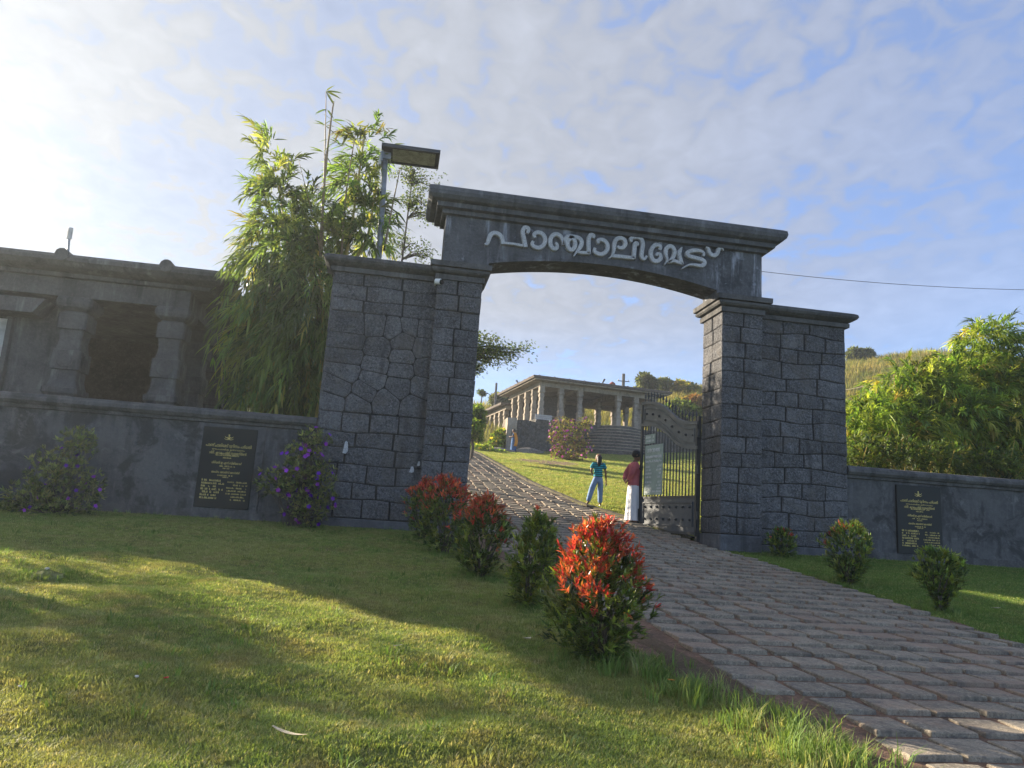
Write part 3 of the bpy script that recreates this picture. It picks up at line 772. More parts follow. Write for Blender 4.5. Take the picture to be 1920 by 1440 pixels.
scroll(mb, S0 + .14, S0 + .17, .14, .50, .008, .034, 2); scroll(mb, S1 - .17, S1 - .14, .14, .50, .008, .034, 2)
mb.build('scroll_moulding', MT['panel'], sp_)
def stud(mb, s, z, t=.01, r=.035):
    mb.loft([[gp(s + r * math.cos(a), t, z + r * math.sin(a)) for a in np.linspace(0, 2 * math.pi, 9)[:-1]], [gp(s + r * .8 * math.cos(a), t + .025, z + r * .8 * math.sin(a)) for a in np.linspace(0, 2 * math.pi, 9)[:-1]], [gp(s + r * .2 * math.cos(a), t + .055, z + r * .2 * math.sin(a)) for a in np.linspace(0, 2 * math.pi, 9)[:-1]]])
for k in range(8):
    s = .13 + (2.41 - .13) * k / 7; mb = MB(); stud(mb, s, gtop(s) - .32); mb.build('stud', MT['iron'], sp_)
mb = MB(); gbox(mb, S0 + .07, S1 - .07, -.012, .012, 1.80, 2.62); lp_ = mb.build('lower_panel', MT['panel_low'], leaf)
mb = MB()
for a in ((.10, 2.46, 2.50, 2.53), (.10, 2.46, 1.93, 1.96), (.10, .13, 1.9605, 2.4995), (2.43, 2.46, 1.9605, 2.4995)): gbox(mb, a[0], a[1], .012, .04, a[2], a[3])
mb.build('panel_moulding', MT['panel_low'], lp_)
for k in range(8):
    for z in (2.09, 2.40):
        mb = MB(); stud(mb, .22 + 2.13 * k / 7, z, .012); mb.build('stud', MT['iron'], lp_)
for k in range(17):
    s = S0 + .07 + (S1 - S0 - .14) * (k + 1) / 18
    mb = MB(); mb.tube([gp(s, 0, 2.66), gp(s, 0, gtop(s) - .6)], .017, 6); mb.build('bar', MT['iron'], leaf)
for k in range(17):
    s = S0 + .05 + (S1 - S0 - .1) * (k + .5) / 17; z = gtop(s)
    mb = MB(); mb.tube([gp(s, -.02, z), gp(s, -.02, z + .16), gp(s, -.02, z + .165), gp(s, -.02, z + .22), gp(s, -.02, z + .33)], [.014, .014, .034, .026, .002], 6); mb.build('spike', MT['iron'], leaf)
for z in (2.2, 3.3, 4.2):
    mb = MB(); mb.tube([gp(-.09, 0, z - .1), gp(-.09, 0, z + .1)], .035, 8); mb.build('hinge', MT['iron'], leaf)
mb = MB(); mb.tube([gp(S1 - .03, .05, 1.45), gp(S1 - .03, .05, 2.35)], .016, 6); mb.build('drop_bolt', MT['iron'], leaf)
mb = MB(); gbox(mb, S1 - .10, S1 + .06, -.02, .07, 3.40, 3.50); mb.tube([gp(S1 - .18, .06, 3.45), gp(S1 - .02, .08, 3.45)], .02, 6); mb.build('latch', MT['iron'], leaf)
mb = MB(); mb.box(7.34, 7.42, 17.09, 17.20, 1.5, 4.62); mb.build('hinge_post', MT['iron'], leaf)

def notice(label, s0, s1, z0, z1, tilt=0):
    t = thing('notice_board', label, 'notice board', gp((s0 + s1) / 2, .03, z0), group='green notice boards wired to the gate')
    mb = MB(); rings = []
    n = 7
    mb.box(s0, s1, .026, .042, z0, z1, T=lambda p: gp(p[0], p[1], p[2] + tilt * (p[0] - s0)))
    bd = mb.build('board', MT['board'], t)
    return t, bd
YR = math.atan2(GN[1], GN[0]) + math.pi / 2
def gate_text(body, size, s, z, parent, fit=None, align='CENTER'):
    q = gp(s, .046, z)
    return put_text(body, size, q[0], q[1], q[2], MT['white'], parent, align, (R(90), 0, YR), fit)
t, bd = notice('tall green price board with white lettering wired to the bars of the open gate', 1.49, 2.40, 2.72, 4.06, .0)
gate_text('DTPC IDUKKI', .15, 1.95, 3.86, bd, .62)
gate_text('PANCHALIMEDU TOURISM CENTRE', .10, 1.95, 3.70, bd, .82)
gate_text('Entry Fee & Parking Fee', .09, 1.95, 3.59, bd, .82)
rr = random.Random(4); mb = MB()
def gdash(s0, s1, z, h):
    s = s0
    while s < s1:
        w = h * rr.uniform(.5, .9)
        if rr.random() < .85:
            gbox(mb, s, s + w * .8, .0425, .046, z, z + h * .2); gbox(mb, s, s + h * .2, .0425, .0465, z, z + h)
        s += w
for z, a, b_ in ((3.45, .22, .58), (3.36, .25, .55), (3.27, .30, .62), (3.17, .28, .60), (3.04, .30, .62), (2.95, .22, .55), (2.87, .35, .60)):
    gdash(2.34 - a, 2.34, z, .05); gdash(2.34 - b_ - .1, 2.34 - b_ , z, .045); gdash(1.56, 1.64, z, .05)
gdash(1.55, 2.34, 2.79, .05)
mb.build('small_lettering', MT['white'], bd)
t, bd = notice('small square green notice wired above the tall price board on the gate', 1.91, 2.42, 4.11, 4.36, .0)
mb = MB()
gdash(1.97, 2.36, 4.26, .06); gdash(1.97, 2.36, 4.16, .05)
mb.build('small_lettering', MT['white'], bd)

# ---------------------------------------------------------------- pillared pavilion behind the left wall
COLP = [(0, .44), (.25, .44), (.27, .37), (.9, .35), (1.15, .36), (1.2, .41), (1.33, .41), (1.35, .35), (1.42, .33), (1.55, .30), (1.78, .295), (1.80, .345), (2.26, .345), (2.29, .29), (2.42, .27), (2.55, .255), (2.80, .285), (2.82, .34), (3.20, .34), (3.22, .28), (3.27, .27), (3.30, .33), (3.36, .40), (3.44, .43), (3.52, .43), (3.60, .40), (3.62, .37), (4.10, .37)]
def column_mesh(h, k=1.0, medal=True, name='column'):
    """temple column: stacked blocks, waists, a roll capital"""
    mb = MB(); s = h / 4.10; rings = []
    for z, r in COLP:
        r = r * k; c = r * .12
        rings.append([(-r + c, -r, z * s), (r - c, -r, z * s), (r, -r + c, z * s), (r, r - c, z * s), (r - c, r, z * s), (-r + c, r, z * s), (-r, r - c, z * s), (-r, -r + c, z * s)])
    mb.loft(rings)
    if medal:
        for q in (0, 1):
            zc = 2.03 * s; r = .345 * k; a = np.linspace(0, 2 * math.pi, 15)[:-1]
            for (r0, o) in ((.21, .022), (.13, .038)):
                if q == 0: mb.loft([[(r0 * k * math.cos(t), -r + .01, zc + r0 * k * math.sin(t)) for t in a], [(r0 * k * .9 * math.cos(t), -r - o * k, zc + r0 * k * .9 * math.sin(t)) for t in a]])
                else: mb.loft([[(r - .01, r0 * k * math.cos(t), zc + r0 * k * math.sin(t)) for t in a], [(r + o * k, r0 * k * .9 * math.cos(t), zc + r0 * k * .9 * math.sin(t)) for t in a]])
    return mb
PY = 19.3; PFZ = 2.95
pav = thing('pillared_pavilion', 'grey concrete pavilion with carved temple columns behind the left boundary wall', 'pavilion', (-10.5, 22.5, PFZ))
me0 = None
def place_col(root, me, x, y, z, mat, rz=0):
    o = bpy.data.objects.new('column', me); COL.objects.link(o); o.parent = root
    o.location = Vector((x, y, z)) - ORG[root.name]; o.rotation_euler = (0, 0, rz); return o
mb = column_mesh(4.10); me0 = bpy.data.meshes.new('column'); me0.from_pydata(mb.v, [], mb.f); me0.materials.append(MT['pavilion'])
cols = [(-5.80 - 2.32 * k, PY + .35) for k in range(4)] + [(-5.80, PY + .35 + 2.3 * k) for k in (1, 2, 3)] + [(-12.76, PY + .35 + 2.3 * k) for k in (1, 2, 3)]
for x, y in cols: place_col(pav, me0, x, y, PFZ, MT['pavilion'])
mb = MB(); mb.box(-13.6, -5.2, PY - .35, PY + 8.2, 1.2, PFZ + .0); mb.build('plinth', MT['pavilion'], pav)
mb = MB(); mb.box(-13.13, -5.43, PY - .02, PY + .72, 6.56, 7.02); mb.build('beam', MT['pavilion'], pav)
mb = MB(); mb.box(-6.17, -5.44, PY + .724, PY + 7.6, 6.558, 7.018); mb.build('beam', MT['pavilion'], pav)
mb = MB(); mb.box(-13.12, -12.4, PY + .724, PY + 7.6, 6.558, 7.018); mb.build('beam', MT['pavilion'], pav)
mb = MB(); mb.ring_profile(-13.4, -5.2, PY + .1, PY + 7.7, [(.05, 7.015), (.25, 7.03), (.27, 7.12), (.42, 7.14), (.60, 7.20), (.72, 7.30), (.74, 7.39), (.68, 7.47), (.55, 7.51), (.4, 7.52)]); rf = mb.build('roof', MT['pavilion'], pav)
for x in (-5.93, -8.33, -10.7, -13.0):
    mb = MB(); mb.tube([(x, PY - .66, 7.44), (x, PY + .2, 7.44)], .16, 12); mb.build('ridge_knob', MT['pavilion'], rf)
mb = MB(); mb.tube([(-4.50, PY - .5, 7.38), (-4.42, PY + .2, 7.38)], .10, 10); mb.build('ridge_knob', MT['pavilion'], rf)
mb = MB(); mb.box(-12.7, -8.45, PY + .60, PY + .75, PFZ, 6.555); mb.build('infill_wall', MT['pavilion'], pav)
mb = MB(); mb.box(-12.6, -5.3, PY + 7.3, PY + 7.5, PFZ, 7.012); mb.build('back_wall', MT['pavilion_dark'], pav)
d0 = at(20, 600, PY + .6); d1 = at(2, 728, PY + .6)
mb = MB(); mb.box(-10.4, d0[0], PY + .50, PY + .60, PFZ + .02, d0[2]); dr = mb.build('door_panel', MT['grime_white'], pav)
mb = MB(); mb.box(d0[0] + .005, d0[0] + .12, PY + .44, PY + .598, PFZ, d0[2] + .05); mb.box(-10.4, d0[0], PY + .44, PY + .499, d0[2] - 1.05, d0[2] - .98); mb.build('door_frame', MT['pavilion'], dr)
mb = MB(); k = at(65, 560, PY + .3)
mb.add([(-10.6, PY - .1, 6.05), (-9.0, PY - .1, 6.05), (-8.75, PY - .1, 6.42), (-10.6, PY - .1, 6.42), (-10.6, PY + .58, 6.05), (-9.0, PY + .58, 6.05), (-8.75, PY + .58, 6.42), (-10.6, PY + .58, 6.42)], [(0, 1, 2, 3), (5, 4, 7, 6), (1, 5, 6, 2), (0, 4, 5, 1), (3, 2, 6, 7), (4, 0, 3, 7)])
mb.build('bracket', MT['pavilion'], pav)
# lamp on the pavilion roof
a = at(126, 474, PY + 1.2); b = at(121, 432, PY + 1.2)
t = thing('roof_floodlight', 'slim floodlight on a bent stalk above the left pavilion roof', 'lamp', (a[0], a[1], 7.50), world=False)
h = b[2] - 7.50
mb = MB(); mb.tube([(0, 0, 0), (.02, 0, h * .4), (-.01, -.02, h * .82)], .035, 8); mb.build('stalk', MT['steel'], t)
mb = MB(); mb.box(-.075, .06, -.06, .0, h * .78, h * 1.08, bev=.03); mb.build('lamp_head', MT['grime_white'], t)

# ---------------------------------------------------------------- pillared hall up the slope
HO = at(1013, 779, 56.0); HA = R(8.2); HZ = 9.75
hall = thing('pillared_hall', 'long flat-roofed stone hall with rows of columns at the top of the path', 'hall', (HO[0], HO[1], HZ), HA, world=False)
ORG[hall.name] = Vector((0, 0, 0))
CH = 2.62
mb = column_mesh(CH, .56, False); meh = bpy.data.meshes.new('column'); meh.from_pydata(mb.v, [], mb.f); meh.materials.append(MT['hall'])
hc = [(u, 0.0) for u in (0, 1.62, 3.25, 6.60, 8.15, 9.75)] + [(0, v) for v in (1.75, 3.5, 5.25, 7.0)] + [(u, 7.6) for u in (1.62, 3.25, 6.6, 8.15, 9.75)] + [(u, 3.8) for u in (3.25, 6.6)] + [(9.75, v) for v in (2.5, 5.0)]
for u, v in hc: place_col(hall, meh, u, v, 0, None)
mb = MB(); mb.box(-.25, 10.05, -.22, .22, CH, CH + .34); mb.build('beam', MT['hall'], hall)
for x0, x1, y0, y1 in ((-.24, .22, .224, 8.0), (9.6, 10.04, .224, 8.0), (.224, 9.596, 7.4, 7.8)):
    mb = MB(); mb.box(x0, x1, y0, y1, CH + .002, CH + .338); mb.build('beam', MT['hall'], hall)
for u in (3.25, 6.6): 
    mb = MB(); mb.box(u - .16, u + .16, .23, 7.39, CH - .05, CH + .3); mb.build('cross_beam', MT['hall'], hall)
mb = MB(); mb.box(-.9, 10.7, -.95, 8.6, CH + .36, CH + .44); mb.build('ceiling_slab', MT['hall'], hall)
mb = MB(); mb.ring_profile(-.1, 9.9, -.1, 7.8, [(.9, CH + .442), (.95, CH + .46), (1.0, CH + .60), (.95, CH + .66), (.5, CH + .70)]); hr = mb.build('roof', MT['roof'], hall)
for u in np.arange(-.6, 10.8, 1.25):
    mb = MB(); mb.tube([(u, -1.06, CH + .64), (u, -.5, CH + .66)], .07, 8); mb.build('ridge_knob', MT['roof'], hr)
for v in np.arange(.2, 8.4, 1.2):
    mb = MB(); mb.tube([(-1.06, v, CH + .64), (-.5, v, CH + .66)], .07, 8); mb.build('ridge_knob', MT['roof'], hr)
mb = MB(); mb.box(-.5, 10.3, -.5, 8.2, -3.5, 0.0); mb.build('plinth', MT['hallrock'], hall)
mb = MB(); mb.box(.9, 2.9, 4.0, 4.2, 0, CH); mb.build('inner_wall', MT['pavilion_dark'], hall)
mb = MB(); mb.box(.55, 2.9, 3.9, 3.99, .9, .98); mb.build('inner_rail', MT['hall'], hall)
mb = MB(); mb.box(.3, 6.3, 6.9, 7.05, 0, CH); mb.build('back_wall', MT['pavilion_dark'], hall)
# lower annex on the left side
for v in (9.0, 10.5, 12.0, 13.5, 15.0, 16.5, 18.0): place_col(hall, meh, -.1, v, -.78, None)
mb = MB(); mb.box(-.6, 4, 8.3, 18.6, -3.5, -.78); mb.build('annex_plinth', MT['hallrock'], hall)
mb = MB(); mb.box(-.35, .13, 8.3, 18.4, CH - .777, CH - .46); mb.build('annex_beam', MT['hall'], hall)
mb = MB(); mb.ring_profile(-.1, 4.5, 8.9, 18.2, [(.72, CH - .455), (.78, CH - .42), (.80, CH - .25), (.7, CH - .2)]); ar = mb.build('annex_roof', MT['roof'], hall)
for v in np.arange(9.0, 18.2, 1.2):
    mb = MB(); mb.tube([(-.9, v, CH - .22), (-.5, v, CH - .2)], .06, 8); mb.build('ridge_knob', MT['roof'], ar)
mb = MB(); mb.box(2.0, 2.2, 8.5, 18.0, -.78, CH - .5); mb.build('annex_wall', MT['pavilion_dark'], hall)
# curved steps in front of the wide bay
SU, SR = 6.55, 1.55
for k in range(9):
    r = SR + .33 * k; z1 = -.06 - .265 * k; a = np.linspace(math.pi, 2 * math.pi, 25)
    mb = MB()
    ringt = [(SU + r * math.cos(t), -.45 + r * .72 * math.sin(t)) for t in a]
    mb.loft([[(x, y, -3.6) for x, y in ringt], [(x, y, z1 - .02) for x, y in ringt], [(SU + (x - SU) * 1.012, -.45 + (y + .45) * 1.012, z1 - .02) for x, y in ringt], [(SU + (x - SU) * 1.012, -.45 + (y + .45) * 1.012, z1) for x, y in ringt]])
    st = mb.build('step', MT['hallrock'], hall)
    r2 = r + .03; tr = [(SU + r2 * math.cos(t), -.45 + r2 * .72 * math.sin(t)) for t in a]
    mb = MB(); mb.loft([[(x, y, z1 + .003) for x, y in tr], [(x, y, z1 + .05) for x, y in tr]]); mb.build('tread', MT['hall'], st)
# retaining wall under the terrace
t0 = at(957, 846, 53.2)
ter = thing('terrace_wall', 'rough dark rock retaining wall below the hall, behind the woman in the sari', 'retaining wall', (t0[0] + 2, 53.4, 6.8))
mb = MB(); n = 14
def roughb(mb, x0, x1, y0, y1, z0, z1, nx, nz, rnd, amp):
    for f in (0,):
        rings = []
        for i in range(nx + 1):
            x = x0 + (x1 - x0) * i / nx; yy = y0 + (x - x0) * .144
            rings.append([(x, yy + rnd.uniform(-amp, amp), z0 + (z1 - z0) * j / nz + (rnd.uniform(-amp, amp) if 0 < j < nz else rnd.uniform(-.04, .04))) for j in range(nz + 1)] + [(x, y1, z1), (x, y1, z0)])
        mb.loft(rings)
roughb(mb, t0[0], t0[0] + 5.2, 53.2, 56, 6.3, HZ - .52, 12, 5, random.Random(5), .10); mb.build('rock_face', MT['hallrock'], ter)
mb = MB(); roughb(mb, t0[0] - .38, t0[0] + .34, 53.05, 54.5, 6.3, HZ - .45, 3, 6, random.Random(9), .12); mb.build('corner_pier', MT['hall'], ter)
t1 = thing('terrace_wall', 'long dark retaining wall seen through the gate bars right of the curved steps', 'retaining wall', (24, 55.5, 7.2))
mb = MB(); roughb(mb, HO[0] + 9.0, HO[0] + 26, 55.9, 59, 6.8, 9.6, 14, 4, random.Random(6), .08); mb.build('rock_face', MT['hallrock'], t1)
# stacked planks on the terrace
b0 = at(1003, 786, 54.0); b1 = at(1036, 789, 54.0)
t = thing('plank_bench', 'pale grey slatted bench lying on the terrace edge before the corner column', 'bench', (b0[0], 54.0, b0[2]), math.atan2(.14, 1), world=False)
L = b1[0] - b0[0]
for k in range(3):
    mb = MB(); mb.box(0, L, -.02, .03, .03 + k * .13, .14 + k * .13); mb.build('slat', MT['wood'], t)
for k in (.1, .9):
    mb = MB(); mb.box(L * k - .04, L * k + .04, .032, .10, -.06, .42); mb.build('leg', MT['wood'], t)

def rock(name, label, P, s, sq, seed, group=None):
    rr = random.Random(seed); mb = MB(); rings = []
    for k in range(1, 7):
        a = math.pi * .5 * k / 6; 
        rings.append([(sq[0] * s * math.cos(a * .97) * math.cos(q) * rr.uniform(.86, 1.1), sq[1] * s * math.cos(a * .97) * math.sin(q) * rr.uniform(.86, 1.1), sq[2] * s * math.sin(a) * rr.uniform(.9, 1.08) - (.15 * s if k == 1 else 0)) for q in np.linspace(0, 2 * math.pi, 13)[:-1]])
    mb.loft(rings)
    o = mb.build(name, MT['rock'], smooth=False); o.location = P; tag(o, label, 'rock', group); return o
for px, py, s, sq, lab in ((992, 851, 1.0, (1.15, .7, .42), 'rounded grey boulder in the grass right of the woman in the sari'), (935, 852, 1.0, (1.35, .7, .30), 'flat boulder left of the woman in the sari beside the path top')):
    q = at(px, py, 51.5); rock('boulder', lab, (q[0], 51.5, tzf(q[0], 51.5) - .05), s, sq, px)

# poles, far lamps, wires
def pole(label, px, ptop, pbot, Y, r, arm=True, cat='utility pole', name='utility_pole', group='utility poles on the hill'):
    a = at(px, pbot, Y); b = at(px + (pbot - ptop) * .06, ptop, Y)
    t = thing(name, label, cat, (a[0], Y, a[2]), world=False, group=group); h = b[2] - a[2]
    mb = MB(); mb.tube([(0, 0, -1), (0, 0, h)], [r * 1.2, r], 8); mb.build('post', MT['pavilion'], t)
    if arm:
        mb = MB(); mb.box(-.62, .62, -.05, .05, h - .8, h - .71); mb.build('crossarm', MT['steel'], t)
        for s in (-.5, .5):
            mb = MB(); mb.tube([(s, 0, h - .71), (s, 0, h - .55)], .04, 6); mb.build('insulator', MT['grime_white'], t)
    return t
pole('utility pole with a crossarm standing behind the hall roof', 1168, 701, 740, 70, .15)
pole('plain utility pole rising behind the lower annex roof', 927, 718, 775, 72, .11, False)
a = at(1130, 722, 62); t = thing('roof_floodlight', 'thin dark floodlight tilted on a stalk above the hall roof near the crossarm pole', 'lamp', (a[0], 62, a[2] - .4), world=False)
mb = MB(); mb.tube([(0, 0, 0), (0, 0, .6)], .03, 6); mb.build('stalk', MT['steel'], t)
mb = MB(); mb.tube([(-.02, 0, .58), (.16, 0, .95)], [.06, .09], 8); mb.build('lamp_head', MT['black'], t)
a = at(974, 721, 60); t = thing('roof_floodlight', 'small floodlight on the left eave of the hall, leaning left', 'lamp', (a[0], 60, a[2] - .5), world=False)
mb = MB(); mb.tube([(.1, 0, 0), (0, 0, .5), (-.1, 0, .62)], .03, 6); mb.build('stalk', MT['steel'], t)
mb = MB(); mb.tube([(-.05, 0, .55), (-.30, 0, .85)], [.06, .09], 8); mb.build('lamp_head', MT['steel'], t)
a = at(1148, 724, 64); t = thing('canopy_lamp', 'small parasol shaped lamp with a rusty red canopy above the hall roof', 'lamp', (a[0], 64, a[2] - .6), world=False)
mb = MB(); mb.tube([(0, 0, 0), (0, 0, .85)], .035, 6); mb.build('stalk', MT['steel'], t)
mb = MB(); mb.loft([[(r * math.cos(q), r * math.sin(q), z) for q in np.linspace(0, 2 * math.pi, 13)[:-1]] for r, z in ((.22, .74), (.30, .78), (.25, .86), (.08, 1.0))])
cp = mb.build('canopy', material('rusty_red', (.22, .06, .045), None, .7), t)
def wire(label, p0, p1, sag, r, n=24):
    mb = MB(); pts = []
    for k in range(n + 1):
        f = k / n; q = p0 + (p1 - p0) * f; pts.append((q[0], q[1], q[2] - sag * 4 * f * (1 - f)))
    mb.tube(pts, r, 5); o = mb.build('overhead_wire', MT['iron']); tag(o, label, 'wire'); return o
wire('thin overhead wire running right from the gateway top against the sky', at(1380, 503, 30), at(1990, 544, 30), .25, .013)
wire('upper power line crossing the golden hill behind the bamboo', at(1560, 735, 70), at(1800, 664, 60), .5, .03).data.materials[0] = MT['straw']  # straw colour instead of iron paints the sunlight on this wire
wire('lower power line crossing the golden hill behind the bamboo', at(1560, 752, 70), at(1800, 694, 60), .5, .03).data.materials[0] = MT['straw']  # sunlit look put into the wire's colour, as on the upper line

# ---------------------------------------------------------------- foliage
def unit(a): return a / (np.linalg.norm(a, axis=-1, keepdims=True) + 1e-9)
def rdir(n): return unit(RG.normal(size=(n, 3)))
def leaf_mesh(name, P, D, L, Wd, col, droop=.15, fold=.2, shape='long', nrm=None):
    """many leaves as one mesh: every leaf is folded along its midrib and bends towards its tip"""
    n = len(P); D = unit(D); up = np.tile([0, 0, 1.0], (n, 1)) + RG.normal(size=(n, 3)) * .35 if nrm is None else nrm
    S = unit(np.cross(D, up)); N = np.cross(S, D)
    L = np.broadcast_to(L, (n,))[:, None]; Wd = np.broadcast_to(Wd, (n,))[:, None]
    dz = np.array([0, 0, -1.0]) * L * droop
    if shape == 'long':
        a, b = .28, .66
        v = [P, P + D * L * a + S * Wd * .5 + N * Wd * fold + dz * a * a, P + D * L * a + dz * a * a, P + D * L * a - S * Wd * .5 + N * Wd * fold + dz * a * a,
             P + D * L * b + S * Wd * .40 + N * Wd * fold * .8 + dz * b * b, P + D * L * b + dz * b * b, P + D * L * b - S * Wd * .40 + N * Wd * fold * .8 + dz * b * b, P + D * L + dz]
        fs = np.array([(0, 2, 1, -1), (0, 3, 2, -1), (1, 2, 5, 4), (2, 3, 6, 5), (4, 5, 7, -1), (5, 6, 7, -1)])
    else:
        a = .5
        v = [P, P + D * L * a + S * Wd * .5 + N * Wd * fold + dz * .25, P + D * L + dz, P + D * L * a - S * Wd * .5 + N * Wd * fold + dz * .25]
        fs = np.array([(0, 1, 2, -1), (0, 2, 3, -1)])
    k = len(v); V = np.stack(v, 1).reshape(-1, 3)
    loops = []; sizes = []
    for q in fs:
        idx = [i for i in q if i >= 0]; sizes.append(len(idx)); loops += idx
    loops = np.array(loops); nl = len(loops)
    LV = (np.arange(n)[:, None] * k + loops[None]).reshape(-1)
    sz = np.tile(sizes, n); st = np.concatenate([[0], np.cumsum(sz)[:-1]])
    me = bpy.data.meshes.new(name)
    me.vertices.add(len(V)); me.vertices.foreach_set('co', V.astype(np.float32).ravel())
    me.loops.add(len(LV)); me.loops.foreach_set('vertex_index', LV.astype(np.int32))
    me.polygons.add(len(sz)); me.polygons.foreach_set('loop_start', st.astype(np.int32)); me.polygons.foreach_set('loop_total', sz.astype(np.int32))
    me.update(calc_edges=True); me.validate()
    ca = me.color_attributes.new('Col', 'FLOAT_COLOR', 'POINT')
    c4 = np.concatenate([np.repeat(col, k, 0), np.ones((n * k, 1))], 1)
    ca.data.foreach_set('color', c4.astype(np.float32).ravel())
    return me
def leaves(name, parent, mat, *a, stuff=True, **k):
    off = ORG.get(parent.name, Vector((0, 0, 0))) if parent is not None else Vector((0, 0, 0))
    a = list(a); a[0] = a[0] - np.array(off)
    o = link(name, leaf_mesh(name, *a, **k), mat, parent)
    if stuff and parent is not None: o['kind'] = 'stuff'
    return o
def pick(cols, n, w=None, jit=.22):
    cols = np.array(cols, float); i = RG.choice(len(cols), n, p=w)
    return np.clip(cols[i] * (1 + RG.normal(size=(n, 1)) * jit) * (1 + RG.normal(size=(n, 3)) * .06), .002, 1)
def in_ellipsoid(n, c, r, shell=2.4):
    d = rdir(n); q = RG.random((n, 1)) ** (1 / shell)
    return np.array(c) + d * q * np.array(r), d
def fan(P, A, k, L, W, spread, col, jitL=.25, back=0.0):
    """k leaves fanned round each shoot axis"""
    n = len(P); PP = np.repeat(P, k, 0); AA = np.repeat(A, k, 0)
    D = unit(AA + rdir(n * k) * spread)
    LL = L * (1 + RG.normal(size=n * k) * jitL).clip(.4, 1.7); WW = W * (1 + RG.normal(size=n * k) * .15).clip(.5, 1.5)
    PP = PP - AA * (RG.random((n * k, 1)) * back)
    return PP, D, LL, WW, np.repeat(col, k, 0) * (1 + RG.normal(size=(n * k, 1)) * .12)

BG = [(.125, .185, .055), (.19, .245, .07), (.26, .28, .08), (.085, .13, .042), (.36, .31, .11)]
def twigs(P, A, nodes, per, seg, sag, L, W, spread, col):
    """drooping twigs that carry a few leaves at every node"""
    n = len(P); j = np.arange(1, nodes + 1)
    seg_ = seg * RG.uniform(.6, 1.4, (n, 1, 1)); sg = sag * RG.uniform(.5, 1.6, (n, 1, 1))
    dn = np.array([0, 0, -1.0])
    Q = P[:, None, :] + A[:, None, :] * seg_ * j[None, :, None] + dn * sg * (j[None, :, None] ** 2) * seg_
    D = unit(A[:, None, :] + dn * 2 * sg * j[None, :, None])
    return fan(Q.reshape(-1, 3), D.reshape(-1, 3), per, L, W, spread, np.repeat(col, nodes, 0), jitL=.3)
# --- bamboo clump behind the left wing
bb = thing('bamboo_clump', 'tall leafy bamboo with yellow culms crowding behind the left wing of the gateway', 'bamboo', (-2.2, 19.0, tzf(-2.2, 19.0)))
def px_ell(px, py, rx, ry, Y, ry_depth):
    c = at(px, py, Y); s = (at(px + 50, py, Y)[0] - c[0]) / 50
    return c, (rx * s, ry_depth, ry * s)
MASS = [((528, 670, 84, 105, 18.7), 330, -.9), ((560, 600, 75, 90, 18.6), 260, -.7), ((482, 590, 52, 70, 18.9), 150, -.8), ((540, 520, 85, 70, 18.7), 330, -.45), ((590, 560, 60, 110, 18.0), 250, -.6), ((520, 435, 70, 55, 18.8), 240, .0), ((600, 445, 55, 60, 18.6), 170, .1), ((522, 370, 42, 60, 18.8), 190, .2), ((517, 310, 22, 38, 18.8), 60, .4), ((570, 400, 40, 45, 18.8), 90, .2), ((680, 420, 50, 60, 18.4), 260, .1), ((672, 345, 30, 45, 18.5), 130, .2), ((683, 280, 20, 50, 18.5), 95, .3), ((485, 500, 45, 40, 18.8), 90, -.5), ((700, 455, 25, 30, 18.3), 50, .1), ((560, 710, 60, 60, 18.5), 150, -.9), ((482, 720, 40, 50, 18.8), 80, -.9)]
Ps, Ds, Ls, Ws, Cs = [], [], [], [], []
for (px, py, rx, ry, Y), n, fall in MASS:
    c, r = px_ell(px + rx * .06, py, rx * (.78 if py > 480 else .62), ry * .80, Y + (.5 if px > 640 else 0), .8)
    P, d = in_ellipsoid(int(n * 1.05), c, r, 2.0); n = len(P); P = P + np.repeat(rdir(n // 6 + 1), 6, 0)[:n] * .22
    A = unit(d * .7 + np.array([-.25, -.15, fall]) + rdir(n) * .45)
    P[:, 1] = np.maximum(P[:, 1], 17.55)
    col = pick(BG, n, [.34, .27, .12, .22, .05])
    up_ = fall > -.2
    m = int(n / (3.0 if up_ else 2.4)); P, d, A = P[:m], d[:m], unit(d[:m] * .8 + np.array([-.1, -.15, .35 if up_ else -.15]) + rdir(m) * .5)
    col = pick(BG, m, [.36, .28, .11, .22, .03])
    col = col * (1 + .4 * np.sin(P[:, 0] * 5.3 + P[:, 2] * 3.1) * np.sin(P[:, 2] * 4.7 - P[:, 1] * 3))[:, None]
    q = twigs(P, A, 5, 4, .115, .07 if up_ else .17, .34 if not up_ else .29, .044, .6, col)
    for l, v in zip((Ps, Ds, Ls, Ws, Cs), q): l.append(v)
P, D, L_, W_, C_ = map(np.concatenate, (Ps, Ds, Ls, Ws, Cs))
leaves('foliage', bb, MT['leaf'], P, D, L_, W_, C_, droop=.30)
# culms
def culm(parent, pts, r0, r1, mat, n=18, nodes=True):
    p = catmull(pts, max(2, n // len(pts))); k = len(p); mb = MB()
    rad = []
    for i in range(k): rad.append((r0 + (r1 - r0) * i / (k - 1)) * (1.18 if nodes and i % 2 == 0 else 1.0))
    mb.tube(p, rad, 7); return mb.build('culm', mat, parent, smooth=True)
zb = 2.0
for bx, by, pts in ((576, 18.0, [(578, 700), (583, 600), (590, 480)]), (601, 17.8, [(601, 705), (604, 640), (606, 560)]), (560, 18.5, [(560, 650), (545, 500), (520, 330)]), (640, 18.5, [(640, 560), (660, 420), (684, 250)]), (535, 18.9, [(530, 650), (490, 520), (440, 470)]), (655, 18.6, [(650, 560), (690, 440), (700, 380)])):
    base = at(bx, 760, by); base[2] = tzf(base[0], by)
    culm(bb, [base] + [at(a, b, by) for a, b in pts], .055, .018, MT['culm'])
